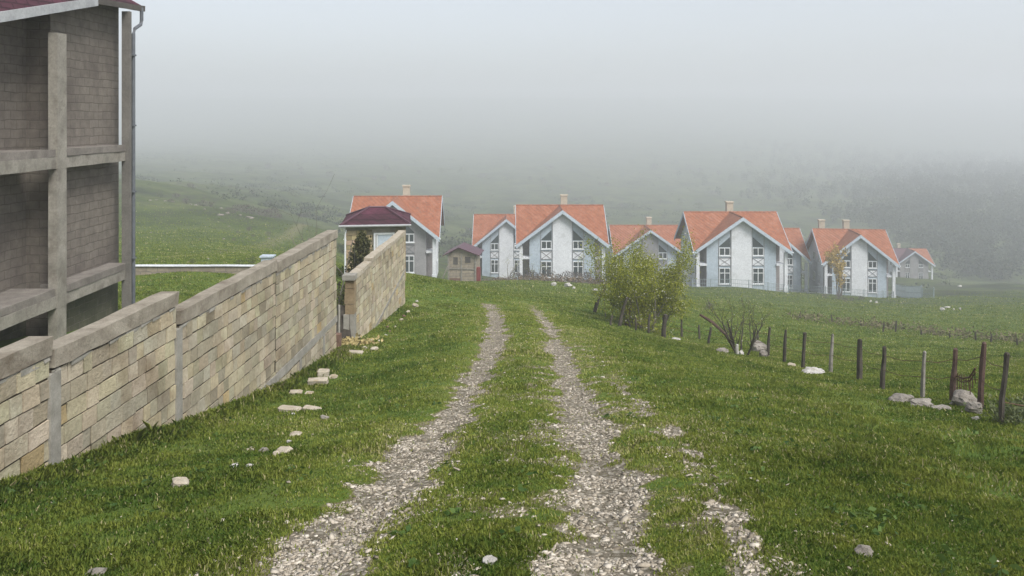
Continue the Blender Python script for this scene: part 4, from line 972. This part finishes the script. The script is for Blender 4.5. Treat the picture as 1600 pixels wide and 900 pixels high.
# hillside wood, far right: one mass
def hill_scrub():
    g = np.random.default_rng(8); n_ = 5200; px = g.uniform(150, 1500, n_); d = np.exp(g.uniform(math.log(150), math.log(900), n_)); x = (px-800)/F*d
    ok = g.random(n_) < np.clip((fbm(x*.02, d*.02, 44)-.5)*6, .03, 1); x, d = x[ok], d[ok]; z = -G(x, d); C_ = []; T_ = []
    for xi, yi, zi in zip(x, d, z):
        h = g.uniform(.5, 1.7)*(1+yi/700); m_ = 30; C_.append(np.array([xi, yi, zi+h*.3])+g.normal(size=(m_,3))*np.array([h*.6, h*.6, h*.28])); T_.append(np.clip(g.random(m_)*.3+g.random()*.6, 0, 1))
    o = link('scrub', leaf_mesh('scrub', np.concatenate(C_), .55, M['wood_far'], g, tint=np.concatenate(T_))); tag(o, 'patches of low dark scrub scattered over the foggy hillside', 'scrub', kind='stuff')
hill_scrub()
def far_wood():
    g = np.random.default_rng(3); C_ = []; T_ = []
    n_ = 9000; px = g.uniform(1000, 2050, n_); d = np.exp(g.uniform(math.log(225), math.log(1000), n_))
    edge = np.where(px < 1500, 240+(1500-px)*.55, 238)
    x = (px-800)/F*d
    keepp = np.clip((px-1080)/330, .03, 1)**1.6*np.clip(.35+(fbm(x*.012, d*.012, 5)-.4)*5, .15, 1)
    ok = (d > edge+g.normal(size=n_)*12) & (g.random(n_) < keepp); px = px[ok]; d = d[ok]; x = x[ok]; z = -G(x, d)
    for xi, yi, zi in zip(x, d, z):
        h = g.uniform(2.6, 7.0)*(1+yi/1100); w = h*g.uniform(.32, .5); m_ = 105; cc = g.normal(size=(m_,3)); cc /= np.linalg.norm(cc, axis=1)[:,None]; cc *= (.45+.55*g.random(m_))[:,None]
        C_.append(np.array([xi, yi, zi+h*.55])+cc*np.array([w, w, h*.5])); T_.append(np.clip(g.random(m_)*.15+g.random()*.6, 0, 1))
    c = np.concatenate(C_); o = link('woodland', leaf_mesh('woodland', c, .75, M['wood_far'], g, tint=np.concatenate(T_)), None); tag(o, 'foggy grey-green scrub woodland covering the hill on the right', 'woodland', kind='stuff')
far_wood()

# ------------------------------------------------------------------ grass and chips
def in_wall(x, y):
    a = (y > 3) & (y < 18.8) & (x < wx(y)+.02) & (x > wx(y)-.3)
    b_ = (y > 20.2) & (y < 28.1) & (x < -4.0+(y-20.6)*.038) & (x > -4.35+(y-20.6)*.038)
    return a | b_
def grass():
    N_ = 1380000
    d = np.exp(rng.uniform(math.log(3.1), math.log(125), N_)); d = np.where((d > 40) & (rng.random(N_) < (d-40)/85), d*.2+3, d); s = rng.uniform(-.72, .72, N_); out = rng.random(N_) < .2; s = np.where(out, np.sign(s)*(.72+.6*np.abs(s)), s); x = s*(d+.6)
    tm = track_mask(x, d)
    lush = np.clip(1-np.abs(x-wx(d)-.25)/.55, 0, 1)*(d < 19)
    cl = fbm(x*1.3, d*1.3, 61); cl2 = fbm(x*5, d*5, 62)
    dry = fbm(x*.8+50, d*.8, 63)
    bare = (fbm(x*1.4, d*1.4, 64) < .30)
    keep = (rng.random(N_) > np.clip(tm*1.6-.15, 0, .97)) & ~in_wall(x, d) & ~(bare & (rng.random(N_) < .75)) & ((x > wx(d)-.05) | (d > 19)) 
    x, d, tm, lush, cl, cl2, dry = [a[keep] for a in (x, d, tm, lush, cl, cl2, dry)]
    n_ = len(x); z = -G(x, d)-.004
    near = poly_dist(x, d, TR[0][0]); near = np.minimum(near, poly_dist(x, d, TR[1][0]))
    short = .55+.45*np.clip(near/1.2, 0, 1)
    L = (.011+.032*cl**1.5+.016*cl2+.05*lush)*short*(1+d*.018)*rng.uniform(.5, 1.3, n_)
    rank = np.clip((fbm(x*.75+5, d*.75, 66)-.60)*9, 0, 1); L = L*(1+rank*.45)*np.where(rng.random(n_) < .02, 1.5, 1)
    W = (.0011+.00046*d)*rng.uniform(.7, 1.4, n_)
    a = rng.random(n_)*6.283; u = np.stack([np.cos(a), np.sin(a), np.zeros(n_)], -1); f = np.stack([-np.sin(a), np.cos(a), np.zeros(n_)], -1)
    bend = rng.uniform(.2, 1.0, n_)[:,None]; L_ = L[:,None]; W_ = W[:,None]; up = np.array([[0,0,1.0]])
    p = np.stack([x, d, z], -1)
    mid = p+up*L_*.6+f*L_*bend*.25; tip = p+up*L_*(1-.25*bend)+f*L_*bend*.75
    vs = np.stack([p-u*W_, p+u*W_, mid+u*W_*.8, tip, mid-u*W_*.8], 1).reshape(-1, 3)
    t = np.clip(.10+.42*rng.random(n_)+.75*(cl2-.5)+.55*(dry-.45)+.35*(1-short)*2-.06*rank, 0, .85)
    t = np.where(rng.random(n_) < .025+.10*(dry > .62)+.06*(tm > .1), .97, t)
    o = link('grass', np_mesh('grass', vs, 5, M['grass'], t)); tag(o, 'short green turf with drier tufts covering the slope', 'grass', kind='stuff')
grass()
def chips():
    bm_ = __import__('bmesh').new(); __import__('bmesh').ops.create_icosphere(bm_, subdivisions=1, radius=1); bv = np.array([v.co[:] for v in bm_.verts]); bf = np.array([[v.index for v in f.verts] for f in bm_.faces]); bm_.free()
    N_ = 900000; d = np.exp(rng.uniform(math.log(3.2), math.log(34), N_)); s = rng.uniform(-.6, .6, N_); x = s*(d+.6)
    tm = track_mask(x, d); gap = fbm(x*5, d*5, 91)
    pr = np.clip(tm-.10, 0, 1)*(.07+.42*(gap > .47)) + .0009
    k = (rng.random(N_) < pr) & ~in_wall(x, d) & (x > wx(d)+.05); x, d, tm = x[k], d[k], tm[k]
    n_ = len(x); size = (.0030+.014*rng.random(n_)**3+.00028*d)*np.where(rng.random(n_) < .03, 1.7, 1)
    size = np.where(tm < .2, size*.8, size)
    v = bv[None]*(1+rng.uniform(-.5, .4, (n_, len(bv), 1)))
    sc = np.stack([rng.uniform(.8,2.1,n_), rng.uniform(.6,1.2,n_), rng.uniform(.2,.5,n_)], -1)*size[:,None]
    v = v*sc[:,None]; a = rng.random(n_)*6.283; ca, sa = np.cos(a)[:,None], np.sin(a)[:,None]
    tl = rng.normal(size=(n_,1))*.25; v[:,:,2] += v[:,:,0]*tl
    vx = v[:,:,0]*ca-v[:,:,1]*sa; vy = v[:,:,0]*sa+v[:,:,1]*ca; v = np.stack([vx, vy, v[:,:,2]], -1)
    z = -G(x, d)+size*.12+np.where(tm < .2, .012, 0)
    v += np.stack([x, d, z], -1)[:,None]
    nv = len(bv); fa = (bf[None]+np.arange(n_)[:,None,None]*nv).reshape(-1, 3)
    me = bpy.data.meshes.new('gravel'); me.vertices.add(n_*nv); me.vertices.foreach_set('co', v.reshape(-1).astype(np.float32))
    me.loops.add(fa.size); me.loops.foreach_set('vertex_index', fa.ravel().astype(np.int32)); me.polygons.add(len(fa)); me.polygons.foreach_set('loop_start', np.arange(0, fa.size, 3, dtype=np.int32)); me.update(calc_edges=True)
    t = np.clip(rng.normal(.5, .25, n_), 0, 1); ca_ = me.color_attributes.new('tint', 'FLOAT_COLOR', 'POINT'); ca_.data.foreach_set('color', np.repeat(np.stack([t,t,t,np.ones(n_)], -1), nv, 0).astype(np.float32).ravel())
    me.materials.append(M['gravel']); o = link('gravel', me); tag(o, 'pale broken limestone chips strewn in the wheel tracks', 'gravel', kind='stuff'); print('chips', n_)
chips()
def weeds():
    g = np.random.default_rng(12); c = []
    for i in range(110):
        px = g.uniform(1230, 1620); py = 497+(px-1230)*.105+g.normal()*2.0; q = at(px, py); m_ = 16
        c.append(np.array(q)+g.normal(size=(m_,3))*np.array([.35,.3,.14])+np.array([0,0,.16]))
    o = link('dry_weeds', leaf_mesh('dry_weeds', np.concatenate(c), .16, M['weed'], g)); tag(o, 'line of dry brown weeds along the old field fence', 'weeds', kind='stuff')
    c = []
    for i in range(90):
        q = at(g.uniform(1560, 1640), g.uniform(640, 665)); c.append(np.array(q)+g.normal(size=(14,3))*np.array([.14,.1,.06])+np.array([0,0,.07]))
    o = link('brambles', leaf_mesh('brambles', np.concatenate(c), .05, M['shrubgreen'], g)); tag(o, 'tangle of brown and green stems at the foot of the rightmost fence post', 'brambles', kind='stuff')
weeds()
def garden_edge():
    g = np.random.default_rng(41); c = []
    for i in range(260):
        q = pd(g.uniform(765, 945), 90+g.normal()*1.2); m_ = 12
        c.append(np.array(q)+g.normal(size=(m_,3))*np.array([.5,.5,.22])+np.array([0,0,.25]))
    o = link('dry_stalks', leaf_mesh('dry_stalks', np.concatenate(c), .22, M['stalk'], g)); tag(o, 'band of brown dry stalks along the garden edge before the middle houses', 'stalks', kind='stuff')
garden_edge()
def broadleaf():
    g = np.random.default_rng(31); c = []; 
    for i in range(420):
        d = math.exp(g.uniform(math.log(3.3), math.log(16))); x = g.uniform(-.66, .66)*d
        if g.random() < .35: x = wx(d)+g.uniform(.08, .5)
        if x < wx(d)+.06 or float(track_mask(np.array([x]), np.array([d]))[0]) > .1: continue
        if vnoise(np.array([x*.8]), np.array([d*.8]), 71)[0] < .45: continue
        m_ = 9; c.append(np.array([x, d, gz(x, d)+.028])+g.normal(size=(m_,3))*np.array([.045, .045, .012]))
    c = np.concatenate(c); o = link('broadleaf_weeds', leaf_mesh('broadleaf_weeds', c, .05, M['broad'], g, flat=.7)); tag(o, 'scattered dark broadleaf weeds low in the turf', 'weeds', kind='stuff')
broadleaf()
print('ground at', [at(p, q)[:] for p, q in ((500,860),(1562,661),(1038,527))])
